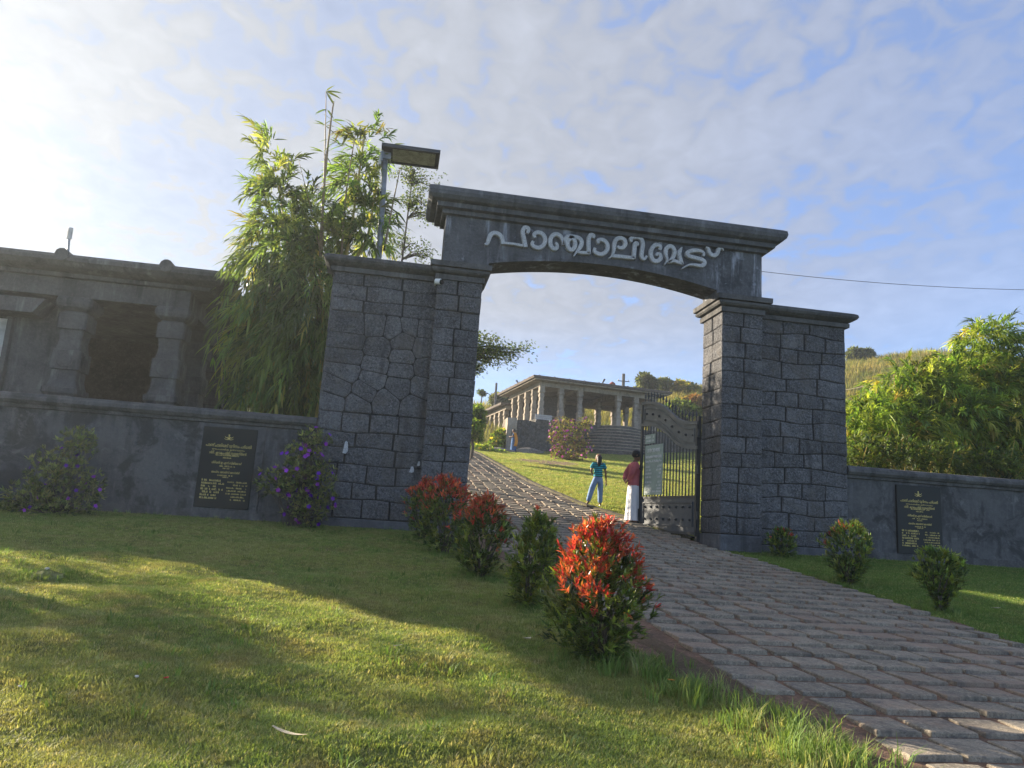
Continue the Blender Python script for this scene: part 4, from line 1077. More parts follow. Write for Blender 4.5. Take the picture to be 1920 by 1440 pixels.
for pts, r in (([(598, 560), (603, 420), (612, 300), (622, 215), (626, 190)], .040), ([(604, 470), (608, 330), (611, 200), (611, 172)], .020), ([(640, 480), (648, 370), (660, 290), (668, 243)], .026), ([(720, 470), (735, 390), (750, 318)], .03), ([(600, 470), (585, 400), (560, 300)], .016)):
    culm(bb, [at(a, b, 18.45) for a, b in pts], r, r * .35, MT['culm_dry'])
def sprig(px, py, dirs, L=.42, w=.062, Y=18.45):
    c = at(px, py, Y); n = len(dirs)
    D = np.array([(a, RG.normal() * .2, b) for a, b in dirs], float)
    return leaves('leaf', bb, MT['leaf'], np.tile(c, (n, 1)), D, np.full(n, L) * RG.uniform(.8, 1.15, n), np.full(n, w), pick(BG[:3], n), stuff=False, droop=.12)
BG2 = [(.06, .10, .025), (.09, .13, .03), (.12, .15, .035)]
BG[:3] = BG2
sprig(611, 172, [(1, .25), (1, -.3), (.7, -.8), (.9, .0), (.5, -.5), (.8, .5)], .40, .085)
for px_, py_ in ((613, 205), (609, 235), (622, 225), (606, 285), (612, 330), (604, 360), (655, 290), (662, 262), (648, 340), (600, 395), (690, 300), (545, 330)):
    sprig(px_, py_, [(RG.choice([-1, 1]) * RG.uniform(.4, 1), RG.uniform(-.9, .5)) for _ in range(4)], .36, .06)
sprig(620, 300, [(1, .1), (1, -.35), (.8, .3)], .5, .09)
sprig(617, 260, [(1, -.3), (-.8, -.4)], .35)
sprig(735, 272, [(1, .35), (1, -.1), (.9, -.45)], .45, .06)
sprig(668, 236, [(1, .1), (-.7, .4), (.6, .7)], .32)
sprig(512, 262, [(.8, .2), (.1, 1)], .38, .04)
sprig(535, 292, [(1, .1), (1, -.3), (.6, -.6)], .34, .05)
sprig(742, 395, [(.3, -1), (.9, -.9), (.2, -.9)], .5, .08)
sprig(725, 385, [(1, -.4), (.4, -1)], .4, .06)

# second clump added out of sight behind the wing, shaped to shade the gate
b2 = thing('bamboo_clump', 'bushy bamboo added unseen behind the left wing to shade the open gate', 'bamboo', (-.2, 24.0, tzf(-.2, 24.0)))
Ps, As, Cs = [], [], []
for c, r, n in (((-.3, 22.6, 7.1), (1.4, .9, 1.7), 800), ((-.1, 24.2, 7.2), (1.5, 1.2, 1.7), 1050), ((.2, 23.4, 5.0), (1.2, 1.3, 1.1), 450), ((-.1, 25.8, 7.4), (1.3, .9, 1.4), 700), ((1.0, 24.2, 7.0), (.9, 1.4, 1.3), 600), ((-1.6, 23.6, 6.6), (1.0, 1.2, 1.6), 400)):
    P, d = in_ellipsoid(n, c, r, 2.4); Ps.append(P); As.append(unit(d * .7 + np.array([-.1, -.1, -.3]) + rdir(n) * .4)); Cs.append(pick(BG, n))
leaves('foliage', b2, MT['leaf'], *fan(np.concatenate(Ps), np.concatenate(As), 7, .30, .04, .65, np.concatenate(Cs), back=.15), droop=.3)
for k in range(9):
    x, y = -.2 + RG.normal() * .3, 23.6 + RG.normal() * .3; culm(b2, [np.array(q) for q in ((x, y, tzf(x, y)), (x + RG.normal() * .15, y, 4.5), (x + RG.normal() * .7, y + RG.normal() * .6, 7.4))], .05, .015, MT['culm'])

# --- small-leaved trees
SM = [(.055, .085, .022), (.08, .115, .03), (.035, .06, .018), (.14, .165, .045)]
def tiered_tree(name, label, base, tiers, leafL, n_per, group=None, cols=SM, trunk_r=.07, top=None, w=None):
    x, y, z = base; t = thing(name, label, 'tree', (x, y, z), group=group)
    mb = MB(); tp = top or (x, y, max(q[2] for q in tiers))
    mb.tube([(x, y, z - .3), (x + (tp[0] - x) * .4, y, z + (tp[2] - z) * .5), tp], [trunk_r * 1.3, trunk_r, trunk_r * .35], 8); mb.build('trunk', MT['bark'], t, smooth=True)
    Ps, As = [], []
    mb = MB()
    for tx, ty, tzz, rx, rz, cnt in tiers:
        f = np.clip((tzz - .3 - z) / (tp[2] - z + 1e-6), 0, .97); o = (x + (tp[0] - x) * f, y, tzz - .25)
        for k in range(cnt):
            q = np.array([tx + RG.normal() * rx * .55, ty + RG.normal() * rx * .5, tzz + RG.normal() * rz * .5])
            md = (np.array(o) + q) / 2 + np.array([0, 0, .12]); mb.tube([o, tuple(md), tuple(q)], [.03, .02, .008], 5)
            for s in range(5):
                c = md + (q - md) * RG.uniform(.3, 1.05) + RG.normal(size=3) * np.array([.16, .2, .09]); 
                Ps.append(c + RG.normal(size=(n_per, 3)) * np.array([.17, .2, .085])); As.append(np.tile(unit((q - md) + np.array([0, 0, .3])), (n_per, 1)))
    mb.build('branches', MT['bark'], t)['kind'] = 'stuff'
    P = np.concatenate(Ps); A = np.concatenate(As); col = pick(cols, len(P), w)
    q = fan(P, A, 4, leafL, leafL * .42, .8, col)
    leaves('crown', t, MT['leaf'], *q, shape='diamond')
    return t
tx = at(745, 480, 24.0)
tiered_tree('tiered_tree', 'slender small-leaved tree seen between the lamp pole and the lintel cornice', (tx[0], 24.0, tzf(tx[0], 24)), [(*at(785, 335, 24.0), .55, .35, 9), (*at(770, 380, 24.0), .5, .35, 9), (*at(755, 455, 24.0), .35, .4, 7), (*at(800, 478, 24.0), .3, .12, 4), (*at(770, 320, 24.0), .35, .2, 5), (*at(795, 400, 24.), .3, .35, 5)], .075, 8, top=tuple(at(775, 320, 24.0)), trunk_r=.05)
tx = at(850, 800, 26.0)
tiered_tree('tiered_tree', 'small-leaved tree whose level branch reaches right past the left gate pillar', (tx[0], 26.0, tzf(tx[0], 26)), [(*at(915, 672, 26.0), .9, .28, 16), (*at(955, 662, 26.0), .5, .16, 9), (*at(900, 640, 26.0), .45, .2, 8), (*at(975, 655, 26.0), .25, .1, 4), (*at(880, 690, 26.0), .5, .15, 8), (*at(820, 640, 26.), .8, .6, 12)], .085, 9, top=tuple(at(850, 560, 26.0)), trunk_r=.12)

# --- bank of bamboo behind the right wall
BY = [(.13, .20, .034), (.20, .265, .045), (.27, .31, .06), (.07, .115, .026), (.36, .31, .08)]
def thicket(label, masses, k=6, L=.31, w=.042, cols=BY, wts=(.32, .30, .18, .15, .05), base=None, name='bamboo_thicket', group='bamboo thickets on the bank', fallf=1.0, cat='bamboo', tw=True):
    c0 = at(masses[0][0], masses[0][1], masses[0][4]); t = thing(name, label, cat, (c0[0], c0[1], tzf(c0[0], c0[1])), group=group)
    acc = [[] for _ in range(5)]; mb = MB()
    for px, py, rx, ry, Y, n, fall in masses:
        c, r = px_ell(px, py, rx * (.9 if tw else 1), ry * (.82 if tw else 1), Y, .9)
        P, d = in_ellipsoid(n, c, r, 2.6)
        cl = RG.normal(size=3)
        A = unit(d * .8 + np.array([.0, -.35, fall * fallf]) + rdir(n) * .5)
        tone = 1 + .35 * np.sin(P[:, 0] * 2.1 + P[:, 2] * 1.7) * np.sin(P[:, 1] * 1.9 + P[:, 2] * 2.3)
        col = pick(cols, n, wts) * tone[:, None]
        if tw:
            m = int(n / 1.9); P, col = P[:m], col[:m]; A = unit(d[:m] * .8 + np.array([.0, -.25, .35 + .6 * fall]) + rdir(m) * .5)
            for l, v in zip(acc, twigs(P, A, 5, 4, .12, .09, L, w, .6, col)): l.append(v)
        else:
            for l, v in zip(acc, fan(P, A, k, L, w, .6, col, back=.12)): l.append(v)
        for _ in range(max(2, n // 60)):
            e = c + RG.normal(size=3) * np.array(r) * .5; b = (c[0] + RG.normal() * .4, Y + .3, tzf(c[0], Y)); md = ((e[0] + b[0]) / 2 - .1, (e[1] + b[1]) / 2, max(b[2], e[2] * .55 + b[2] * .45 + .4))
            mb.tube([b, md, tuple(e)], [.03, .022, .008], 5)
    mb.build('culms', MT['culm'], t)['kind'] = 'stuff'
    leaves('foliage', t, MT['leaf'], *map(np.concatenate, acc), droop=.28)
    return t
thicket('tallest bamboo on the right bank with thin tips standing above the rest', [(1850, 660, 45, 50, 22.5, 230, .3), (1825, 635, 25, 25, 22.5, 50, .7), (1865, 628, 30, 22, 22.6, 45, .6), (1900, 670, 40, 45, 22.5, 160, .1), (1800, 720, 70, 60, 22.0, 420, -.2), (1880, 740, 70, 70, 21.6, 480, -.3), (1930, 700, 40, 60, 22.3, 170, .0), (1960, 780, 50, 100, 21.8, 250, -.3)])
thicket('broad bright bamboo mass in the middle of the right bank', [(1760, 760, 75, 60, 21.5, 480, -.3), (1700, 740, 60, 45, 22.0, 270, .0), (1745, 715, 50, 30, 22.4, 160, .2), (1820, 800, 80, 60, 20.6, 480, -.4), (1900, 830, 60, 50, 20.2, 280, -.4), (1700, 690, 18, 12, 22.3, 16, .5)])
thicket('lower bamboo beside the right wing, its leaves pale green', [(1612, 815, 26, 50, 20.5, 150, .2), (1655, 785, 55, 40, 21.5, 260, .0), (1625, 800, 40, 60, 20.8, 230, .1), (1690, 810, 60, 45, 20.5, 280, -.2)], L=.28, w=.04)
DK = [(.045, .075, .025), (.07, .105, .03), (.11, .14, .035), (.16, .15, .05)]
thicket('dark leafy shrubs on the right bank just above the wall coping', [(1630, 850, 50, 35, 18.6, 210, .5), (1700, 855, 60, 32, 18.5, 250, .5), (1770, 860, 55, 32, 18.4, 230, .4), (1840, 866, 55, 32, 18.4, 230, .4), (1905, 880, 45, 30, 18.4, 180, .3)], L=.20, w=.036, cols=DK, wts=(.3, .35, .25, .1), name='bank_shrub', group=None, cat='shrub', tw=False)

# --- clipped shrubs along the path
RED = [(.55, .085, .065), (.45, .05, .06), (.62, .16, .08), (.38, .09, .05)]
GRN = [(.075, .120, .028), (.11, .155, .034), (.18, .21, .045), (.05, .085, .024)]
def shrub(name, label, base, w, h, redf, n, group, cols=GRN, leafL=.075, prof=None, lean=(0, 0), red_top=.6, mat='leaf_gloss', wts=None, cat='shrub', leafw=.30, seedn=0):
    """whorled shoots through a rounded volume, young tips red, mostly on outer shoots near the top"""
    x, y = base; z = tzf(x, y); t = thing(name, label, cat, (x, y, z), group=group)
    prof = prof or [(0, .30), (.15, .62), (.35, .95), (.55, 1.0), (.75, .80), (.9, .52), (1.0, .15)]
    f = RG.random(n) ** .85; a = RG.random(n) * 2 * math.pi; rr = np.interp(f, *zip(*prof)) * w / 2
    ph = RG.random(6) * 6.28
    wob = 1 + .16 * np.sin(3 * a + 5 * f + ph[0]) + .13 * np.sin(5 * a - 9 * f + ph[1]) + .06 * np.sin(9 * a + 14 * f + ph[2])
    q = RG.random(n) ** .38
    P = np.stack([x + rr * wob * q * np.cos(a) + lean[0] * f, y + rr * wob * q * np.sin(a) + lean[1] * f, z + .05 * h + f * h * (.95 + .07 * np.sin(4 * a + ph[3]) * q)], 1)
    keep = (np.sin(a * 2.3 + f * 7 + ph[5]) * np.sin(f * 11 - a * 1.7 + ph[0]) + RG.normal(size=n) * .5) > -.62
    P, f, a, q, n = P[keep], f[keep], a[keep], q[keep], int(keep.sum()); P = P + rdir(n) * .03
    A = unit(np.stack([np.cos(a) * q * 1.0, np.sin(a) * q * 1.0, .35 + 1.1 * f], 1) + rdir(n) * .3)
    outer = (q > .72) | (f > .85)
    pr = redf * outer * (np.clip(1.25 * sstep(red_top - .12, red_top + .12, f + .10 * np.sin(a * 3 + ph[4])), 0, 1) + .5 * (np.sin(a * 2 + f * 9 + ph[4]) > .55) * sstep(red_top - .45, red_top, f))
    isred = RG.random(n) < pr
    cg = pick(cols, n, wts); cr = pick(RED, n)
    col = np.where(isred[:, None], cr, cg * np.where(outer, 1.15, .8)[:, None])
    k = 8
    PP, D, LL, WW, CC = fan(P, A, k, leafL, leafL * leafw, .72, col, jitL=.35, back=leafL * .9)
    CC = np.where(np.repeat(isred, k)[:, None] & (RG.random((n * k, 1)) < .25), CC * .3 + np.array([.12, .13, .03]) * .7, CC)
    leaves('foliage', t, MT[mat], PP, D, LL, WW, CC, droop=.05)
    mb = MB()
    for _ in range(9):
        b = RG.random() * 6.28; r0 = RG.random() * .06; f1 = RG.uniform(.45, .8); r1 = np.interp(f1, *zip(*prof)) * w * .33
        mb.tube([(x + r0 * math.cos(b), y + r0 * math.sin(b), z - .05), (x + r1 * .45 * math.cos(b), y + r1 * .45 * math.sin(b), z + f1 * h * .5), (x + r1 * math.cos(b + .4) + lean[0] * f1, y + r1 * math.sin(b + .4), z + f1 * h)], [.016, .011, .005], 5)
    mb.build('stems', MT['bark'], t)['kind'] = 'stuff'
    return t
GP = 'red tipped shrubs lining the left edge of the path'
def gpos(px, py):
    d = FWD * FPX + IX * (px - 960) - IY * (py - 720); s = .5 / d[1]
    while s * d[1] < 80:
        P = CAMP + d * s
        if P[2] < tzf(P[0], P[1]): return P
        s *= 1.002
    return P
BIG = [(0, .40), (.10, .74), (.22, .98), (.38, 1.0), (.55, .90), (.70, .80), (.84, .64), (.94, .42), (1.0, .18)]
S5 = gpos(1116, 1238)
shrub('photinia_shrub', 'biggest and nearest shrub, its pointed crown flushed with bright red leaves', (S5[0], S5[1]), .98, 1.20, .82, 1500, GP, prof=BIG, red_top=.58, leafL=.066)
q = gpos(985, 1138)
shrub('photinia_shrub', 'narrow mostly green shrub, second along the path from the big red one', (q[0] + .02, q[1]), .60, 1.08, .10, 600, GP, prof=[(0, .5), (.1, .7), (.25, 1.0), (.45, 1.0), (.6, .85), (.75, .78), (.9, .62), (1, .2)], red_top=.95, cols=[(.10, .15, .03), (.16, .21, .04), (.24, .27, .05), (.07, .11, .025)], lean=(.08, 0))
q = gpos(1042, 1105)
shrub('photinia_shrub', 'small dark green shrub tucked between the narrow green shrub and the biggest red one', (q[0], q[1] + .3), .42, .62, .0, 220, GP)
q = gpos(902, 1082)
shrub('photinia_shrub', 'middle shrub with a dull red crown over green, third along the path', (q[0], q[1]), .88, 1.12, .85, 780, GP, red_top=.72, prof=[(0, .55), (.2, .85), (.45, 1), (.65, .98), (.85, .72), (1, .2)])
q = gpos(832, 1040)
shrub('photinia_shrub', 'round shrub with crimson top standing before the left gate pillar', (q[0], q[1]), 1.02, 1.30, .85, 820, GP, red_top=.70, prof=[(0, .5), (.2, .85), (.45, 1), (.65, .98), (.85, .75), (1, .2)])
q = gpos(790, 1012)
shrub('photinia_shrub', 'farthest crimson topped shrub half hidden against the left pillar base', (q[0], q[1] + .1), .72, 1.14, .9, 480, GP, red_top=.62, prof=[(0, .5), (.2, .8), (.5, 1), (.7, .95), (.88, .7), (1, .25)])
VASE = [(0, .16), (.2, .30), (.38, .62), (.55, .95), (.72, 1.0), (.87, .82), (1.0, .3)]
GR = 'clipped green shrubs on the lawn right of the path'
GC = [(.09, .145, .036), (.14, .195, .042), (.22, .265, .055), (.06, .10, .03)]
q = gpos(1478, 1050); shrub('clipped_shrub', 'smallest clipped green shrub, close against the right wing base', (q[0], 15.55), .66, .62, .08, 330, GR, cols=GC, prof=[(0, .5), (.25, .9), (.55, 1), (.8, .8), (1, .3)], red_top=.6)
q = gpos(1592, 1098); shrub('clipped_shrub', 'middle clipped green shrub standing in front of the right wing corner', (q[0], q[1]), .88, 1.06, .03, 620, GR, cols=GC, prof=[(0, .3), (.18, .55), (.35, .85), (.55, 1), (.75, .95), (.9, .7), (1, .3)])
q = gpos(1765, 1147); shrub('clipped_shrub', 'vase shaped clipped green shrub nearest the camera on the right lawn', (q[0], q[1]), .78, .88, .0, 560, GR, cols=GC, prof=VASE)

# --- flowering shrubs by the left wall
LC = [(.15, .175, .085), (.20, .22, .105), (.10, .125, .065), (.26, .27, .13)]
def flowering(name, label, masses, nfl, leafL=.10, cols=LC, fl=((.16, .03, .42), (.30, .05, .45)), fs=.055, group=None, stemk=8, wts=None, k=6):
    c0 = at(masses[0][0], masses[0][1], masses[0][4]); t = thing(name, label, 'shrub', (c0[0], masses[0][4], tzf(c0[0], masses[0][4])), group=group)
    acc = [[] for _ in range(5)]; F = []; FD = []; mb = MB()
    for px, py, rx, ry, Y, n in masses:
        c, r = px_ell(px, py, rx, ry, Y, min(.8, .8 * rx * .011 * Y / 15)); P, d = in_ellipsoid(n, c, r, 2.0)
        P[:, 2] = np.maximum(P[:, 2], tz(P[:, 0], P[:, 1]) + .03)
        A = unit(d * .6 + np.array([0, -.2, .6]) + rdir(n) * .4)
        for l, v in zip(acc, fan(P, A, k, leafL, leafL * .27, .75, pick(cols, n, wts))): l.append(v)
        m = max(1, int(nfl * n / sum(q[5] for q in masses))); Q, d = in_ellipsoid(m, c, r, 9.0); Q[:, 1] -= .06; F.append(Q); FD.append(unit(d + np.array([0, -.8, .3])))
        for _ in range(stemk):
            e = P[RG.integers(n)]; b = (c0[0] + RG.normal() * .12, masses[0][4] + .05, t.location.z - .05); mb.tube([b, tuple((np.array(b) + e) / 2 + RG.normal(size=3) * .08), tuple(e)], [.012, .009, .004], 5)
    leaves('foliage', t, MT['leaf'], *map(np.concatenate, acc), droop=.1)
    mb.build('stems', MT['bark'], t)['kind'] = 'stuff'
    F = np.concatenate(F); FD = np.concatenate(FD); n = len(F)
    S = unit(np.cross(FD, rdir(n))); U = np.cross(S, FD); P5, D5 = [], []
    for j in range(5):
        a = j * 2 * math.pi / 5; P5.append(F); D5.append(S * math.cos(a) + U * math.sin(a) + FD * .25)
    col = np.repeat(pick(fl, n)[None], 5, 0).reshape(-1, 3)
    leaves('blossoms', t, MT['petal'], np.concatenate(P5), np.concatenate(D5), fs, fs * .85, col, nrm=np.tile(FD, (5, 1)), shape='diamond', droop=0.0, fold=.05)
    return t
flowering('purple_flower_shrub', 'loose shrub with few purple flowers leaning on the wall near the pavilion door', [(110, 890, 62, 60, 15.5, 330), (150, 830, 40, 30, 15.7, 120), (55, 930, 50, 32, 15.4, 130), (170, 920, 30, 40, 15.5, 90), (20, 945, 30, 20, 15.4, 50), (110, 945, 90, 25, 15.4, 140)], 30, fs=.046)
flowering('purple_flower_shrub', 'open shrub dotted with bright purple flowers between the left plaque and the wing', [(565, 880, 50, 55, 15.7, 260), (590, 825, 34, 25, 15.8, 90), (520, 905, 42, 30, 15.6, 130), (600, 900, 32, 40, 15.7, 90), (575, 955, 45, 36, 15.6, 150), (610, 940, 20, 30, 15.6, 50)], 62)
PK = ((.45, .08, .40), (.35, .05, .28), (.55, .16, .42))
flowering('bougainvillea_mound', 'wide flowering bush on the slope left of the curved steps, pink on its crown', [(1062, 805, 34, 22, 47.5, 330), (1050, 825, 24, 16, 47.2, 140), (1082, 838, 30, 26, 47.0, 260), (1045, 848, 14, 14, 46.8, 90), (1095, 800, 16, 18, 47.5, 110), (1062, 858, 26, 9, 46.6, 120), (1075, 868, 20, 8, 46.6, 70)], 110, leafL=.17, cols=[(.14, .11, .065), (.18, .12, .08), (.10, .10, .05), (.24, .25, .06)], fl=PK, fs=.09, stemk=5)
thicket('bright yellow green creeper bush lit by the sun left of the woman in the sari', [(940, 825, 24, 20, 54.0, 260, .2), (925, 835, 16, 12, 53.6, 110, .2), (950, 812, 14, 12, 54.5, 100, .3)], k=6, L=.26, w=.13, cols=[(.15, .22, .03), (.24, .28, .04), (.09, .14, .025), (.36, .30, .05)], wts=(.35, .3, .2, .15), name='creeper_bush', group=None, cat='bush', tw=False)
thicket('low leafy ground plants in the grass below the yellow creeper bush', [(900, 838, 26, 6, 51, 130, .6), (930, 845, 20, 4, 50, 60, .6)], k=5, L=.2, w=.08, cols=BY, name='ground_plants', group=None, cat='plants', tw=False)
def round_tree(label, px, py, rx, ry, Y, n, leafL, cols, wts=None, group='trees on the hill', name='round_tree', base_py=None, sub=5):
    c = at(px, py, Y); s = (at(px + 50, py, Y)[0] - c[0]) / 50; W2, H2 = rx * s, ry * s
    zb = tzf(c[0], Y); zb = min(zb, c[2] - H2 * 1.05)
    t = thing(name, label, 'tree', (c[0], Y, zb), group=group)
    mb = MB(); mb.tube([(c[0], Y, zb - .3), (c[0] + .1 * W2, Y, c[2] - H2 * .3)], [max(.08, W2 * .09), max(.05, W2 * .05)], 8)
    Ps, Ds = [], []
    for k in range(sub):
        a = RG.random() * 6.28; o = np.array([c[0] + W2 * .55 * math.cos(a) * RG.uniform(.3, 1), Y + W2 * .5 * math.sin(a), c[2] + H2 * RG.uniform(-.5, .55)])
        P, d = in_ellipsoid(n // sub, o, (W2 * RG.uniform(.4, .6), W2 * .5, H2 * RG.uniform(.38, .55)), 3); Ps.append(P); Ds.append(d)
        mb.tube([(c[0], Y, c[2] - H2 * .7), tuple((o + np.array([c[0], Y, c[2] - H2 * .6])) / 2), tuple(o)], [W2 * .05, W2 * .035, W2 * .015], 5)
    mb.build('trunk', MT['bark'], t)
    P = np.concatenate(Ps); d = np.concatenate(Ds)
    A = unit(d + np.array([0, 0, .3]) + rdir(len(P)) * .4)
    leaves('crown', t, MT['leaf'], *fan(P, A, 4, leafL, leafL * .5, .9, pick(cols, len(P), wts)), shape='diamond')
    return t
YG = [(.13, .20, .03), (.20, .25, .04), (.08, .13, .025)]
GG = [(.10, .115, .06), (.14, .15, .08), (.07, .085, .045)]
round_tree('bright green young tree between left pillar and the hall annex', 890, 785, 24, 36, 44, 1300, .20, YG, group=None, name='young_tree', sub=10)
round_tree('second green tree low against the left pillar edge', 886, 815, 22, 28, 41, 700, .18, YG, group=None, name='young_tree', sub=8)
round_tree('thin feathery tree standing highest left of the annex', 903, 738, 9, 8, 72, 120, .25, SM, name='thin_tree')
round_tree('grey green tree behind the annex roof beside the plain pole', 940, 748, 24, 18, 76, 500, .35, GG)
round_tree('round grey green tree above the right end of the hall roof', 1212, 724, 26, 20, 74, 900, .40, GG)
round_tree('pale tree just right of the round grey green one', 1245, 718, 17, 15, 80, 400, .40, [(.18, .19, .08), (.14, .16, .06)])
round_tree('yellowish tree crowning the hill close to the right pillar', 1285, 735, 32, 22, 80, 900, .42, [(.22, .20, .06), (.30, .22, .08), (.14, .16, .05)])
round_tree('dark green bush on the hill just behind the gate spikes', 1285, 772, 40, 20, 66, 900, .34, GRN)
round_tree('dark tree on the ridge beside the right wing', 1612, 668, 24, 13, 85, 600, .45, GG)
round_tree('small lone tree on the ridge left of the bamboo', 1680, 672, 12, 9, 86, 240, .40, GG)
for i_, (px, py, rx, ry, Y) in enumerate(((1622, 712, 22, 8, 76), (1664, 698, 18, 7, 79), (1640, 690, 12, 5, 81), (1702, 702, 16, 7, 77))):
    round_tree(['wide green bush in the dry grass of the hill just right of the right wing', 'small green bush high in the dry grass of the hill', 'smallest green bush in the dry grass below the ridge trees', 'green bush on the hill at the left edge of the bamboo'][i_], px, py, rx, ry, Y, 400, .30, YG if i_ % 2 else GRN, group='bushes on the hill', name='hill_bush')
round_tree('rusty leaved tree on the slope above the gate', 1300, 752, 28, 10, 70, 400, .36, [(.32, .17, .06), (.26, .20, .06)])
# trees standing left of the pavilion, out of frame: they break up the low sun on the lawn
SHT = globals().get('SHT', [(-19.5, 21.5, 7.5, 4.0, 3.2, 950), (-22.5, 27.0, 7.4, 3.2, 2.4, 800), (-15.3, 18.0, 6.3, 1.7, 1.9, 420)])
for i, (x, y, zc, w, h, n) in enumerate(SHT):
    t = thing('garden_tree', ['open crowned tree standing left of the pavilion', 'tall loose tree farther back left of the pavilion', 'low leafy tree by the end of the pavilion'][i % 3], 'tree', (x, y, tzf(x, y)))
    mb = MB(); mb.tube([(x, y, tzf(x, y) - .3), (x + .2, y, zc - h * .6), (x, y, zc)], [.2, .14, .06], 8)
    Ps = []
    for k in range(11):
        o = np.array([x, y, zc]) + rdir(1)[0] * np.array([w, w, h]) * RG.uniform(.35, .95); mb.tube([(x, y, zc - h * .5), tuple(o)], [.06, .02], 5)
        P, d = in_ellipsoid(n // 11, o, (w * .33, w * .33, h * .25), 2.5); Ps.append(P)
    mb.build('trunk', MT['bark'], t)
    P = np.concatenate(Ps); leaves('crown', t, MT['leaf'], *fan(P, rdir(len(P)), 4, .16, .08, .9, pick(SM, len(P))), shape='diamond')

# ---------------------------------------------------------------- people
def skin(name, V, E, root, mat, parent, sub=2, smooth=True):
    """one continuous skinned surface grown over joints: V = {joint: (x, y, z, radius or (rx, ry))}"""
    names = list(V); ix = {k: i for i, k in enumerate(names)}
    me = bpy.data.meshes.new(name); me.from_pydata([V[k][:3] for k in names], [(ix[a], ix[b]) for a, b in E], []); me.update()
    o = link(name, me, mat, parent)
    md = o.modifiers.new('skin', 'SKIN'); md.use_smooth_shade = True; md.branch_smoothing = .4
    if not me.skin_vertices: 
        bpy.context.view_layer.objects.active = o
    for k in names:
        r = V[k][3]; sv = me.skin_vertices[0].data[ix[k]]
        sv.radius = r if hasattr(r, '__len__') else (r, r); sv.use_root = (k == root)
    ms = o.modifiers.new('sub', 'SUBSURF'); ms.levels = sub; ms.render_levels = sub
    return o
def hand(V, E, key, side, out, down):
    """palm, four unequal bent fingers and a thumb from the wrist joint `key`"""
    w = Vector(V[key][:3]); d = Vector(down).normalized(); s = Vector(out).normalized(); n = d.cross(s)
    p = w + d * .07; V[side + 'palm'] = (*p, (.034, .018)); E.append((key, side + 'palm'))
    for i, L in enumerate((.068, .078, .072, .056)):
        b = p + d * .03 + s * (.027 - .018 * i); m_ = b + d * L * .5 + n * .012; e = b + d * L * .9 + n * .035
        V[f'{side}f{i}a'] = (*b, .0095); V[f'{side}f{i}b'] = (*m_, .009); V[f'{side}f{i}c'] = (*e, .0075)
        E += [(side + 'palm', f'{side}f{i}a'), (f'{side}f{i}a', f'{side}f{i}b'), (f'{side}f{i}b', f'{side}f{i}c')]
    t0 = w + d * .035 + s * .03; t1 = t0 + d * .035 + s * .022; t2 = t1 + d * .03 + n * .012
    V[side + 't0'] = (*t0, .012); V[side + 't1'] = (*t1, .0105); V[side + 't2'] = (*t2, .0085)
    E += [(side + 'palm', side + 't0'), (side + 't0', side + 't1'), (side + 't1', side + 't2')]
def head(mb_parent, c, yaw, s, tilt=0):
    """head with brow, nose, mouth, chin and ears; looks along +Y before it is turned"""
    rings = []
    prof = [(-.115, .030, .045, .035), (-.10, .048, .058, .030), (-.07, .060, .075, .018), (-.035, .068, .088, .006), (0, .073, .096, 0), (.04, .075, .10, -.004), (.075, .066, .090, -.006), (.10, .045, .062, -.008), (.115, .018, .028, -.008)]
    for z, rx, ry, yo in prof:
        r = []
        for i in range(16):
            a = 2 * math.pi * i / 16; x = rx * math.cos(a); y = ry * math.sin(a) + yo
            if math.sin(a) > .9:
                y += {-.07: .006, -.035: .020, 0: .012}.get(z, 0)
            if -.02 < z < .03 and .55 < math.sin(a) < .9: y -= .008
            r.append((x, y, z))
        rings.append(r)
    M_ = Matrix.Translation(Vector(c)) @ Matrix.Rotation(yaw, 4, 'Z') @ Matrix.Rotation(tilt, 4, 'X') @ Matrix.Scale(s, 4)
    T = lambda p: tuple(M_ @ Vector(p))
    mb = MB(); mb.loft(rings, T=T)
    for q in (-1, 1):
        mb.sphere((q * .076, -.005, 0), .022, 7, 5, T=T, sq=(.4, .7, 1.2))
    o = mb.build('head', MT['skin'], mb_parent, smooth=True)
    e = MB()
    for q in (-1, 1): e.sphere((q * .028, .083, .012), .011, 7, 5, T=T, sq=(1.2, .6, .7))
    e.build('eyes', MT['white'], o)
    e = MB(); e.sphere((0, .092, -.062), .02, 8, 5, T=T, sq=(1.1, .4, .35)); e.build('mouth', MT['redpetal'], o)
    return o, T
def ring_el(x, y, z, rx, ry, n=18, wob=0, ph=0, k=7):
    return [(x + rx * (1 + wob * math.sin(k * a + ph)) * math.cos(a), y + ry * (1 + wob * math.sin(k * a + ph)) * math.sin(a), z) for a in (2 * math.pi * i / n for i in range(n))]

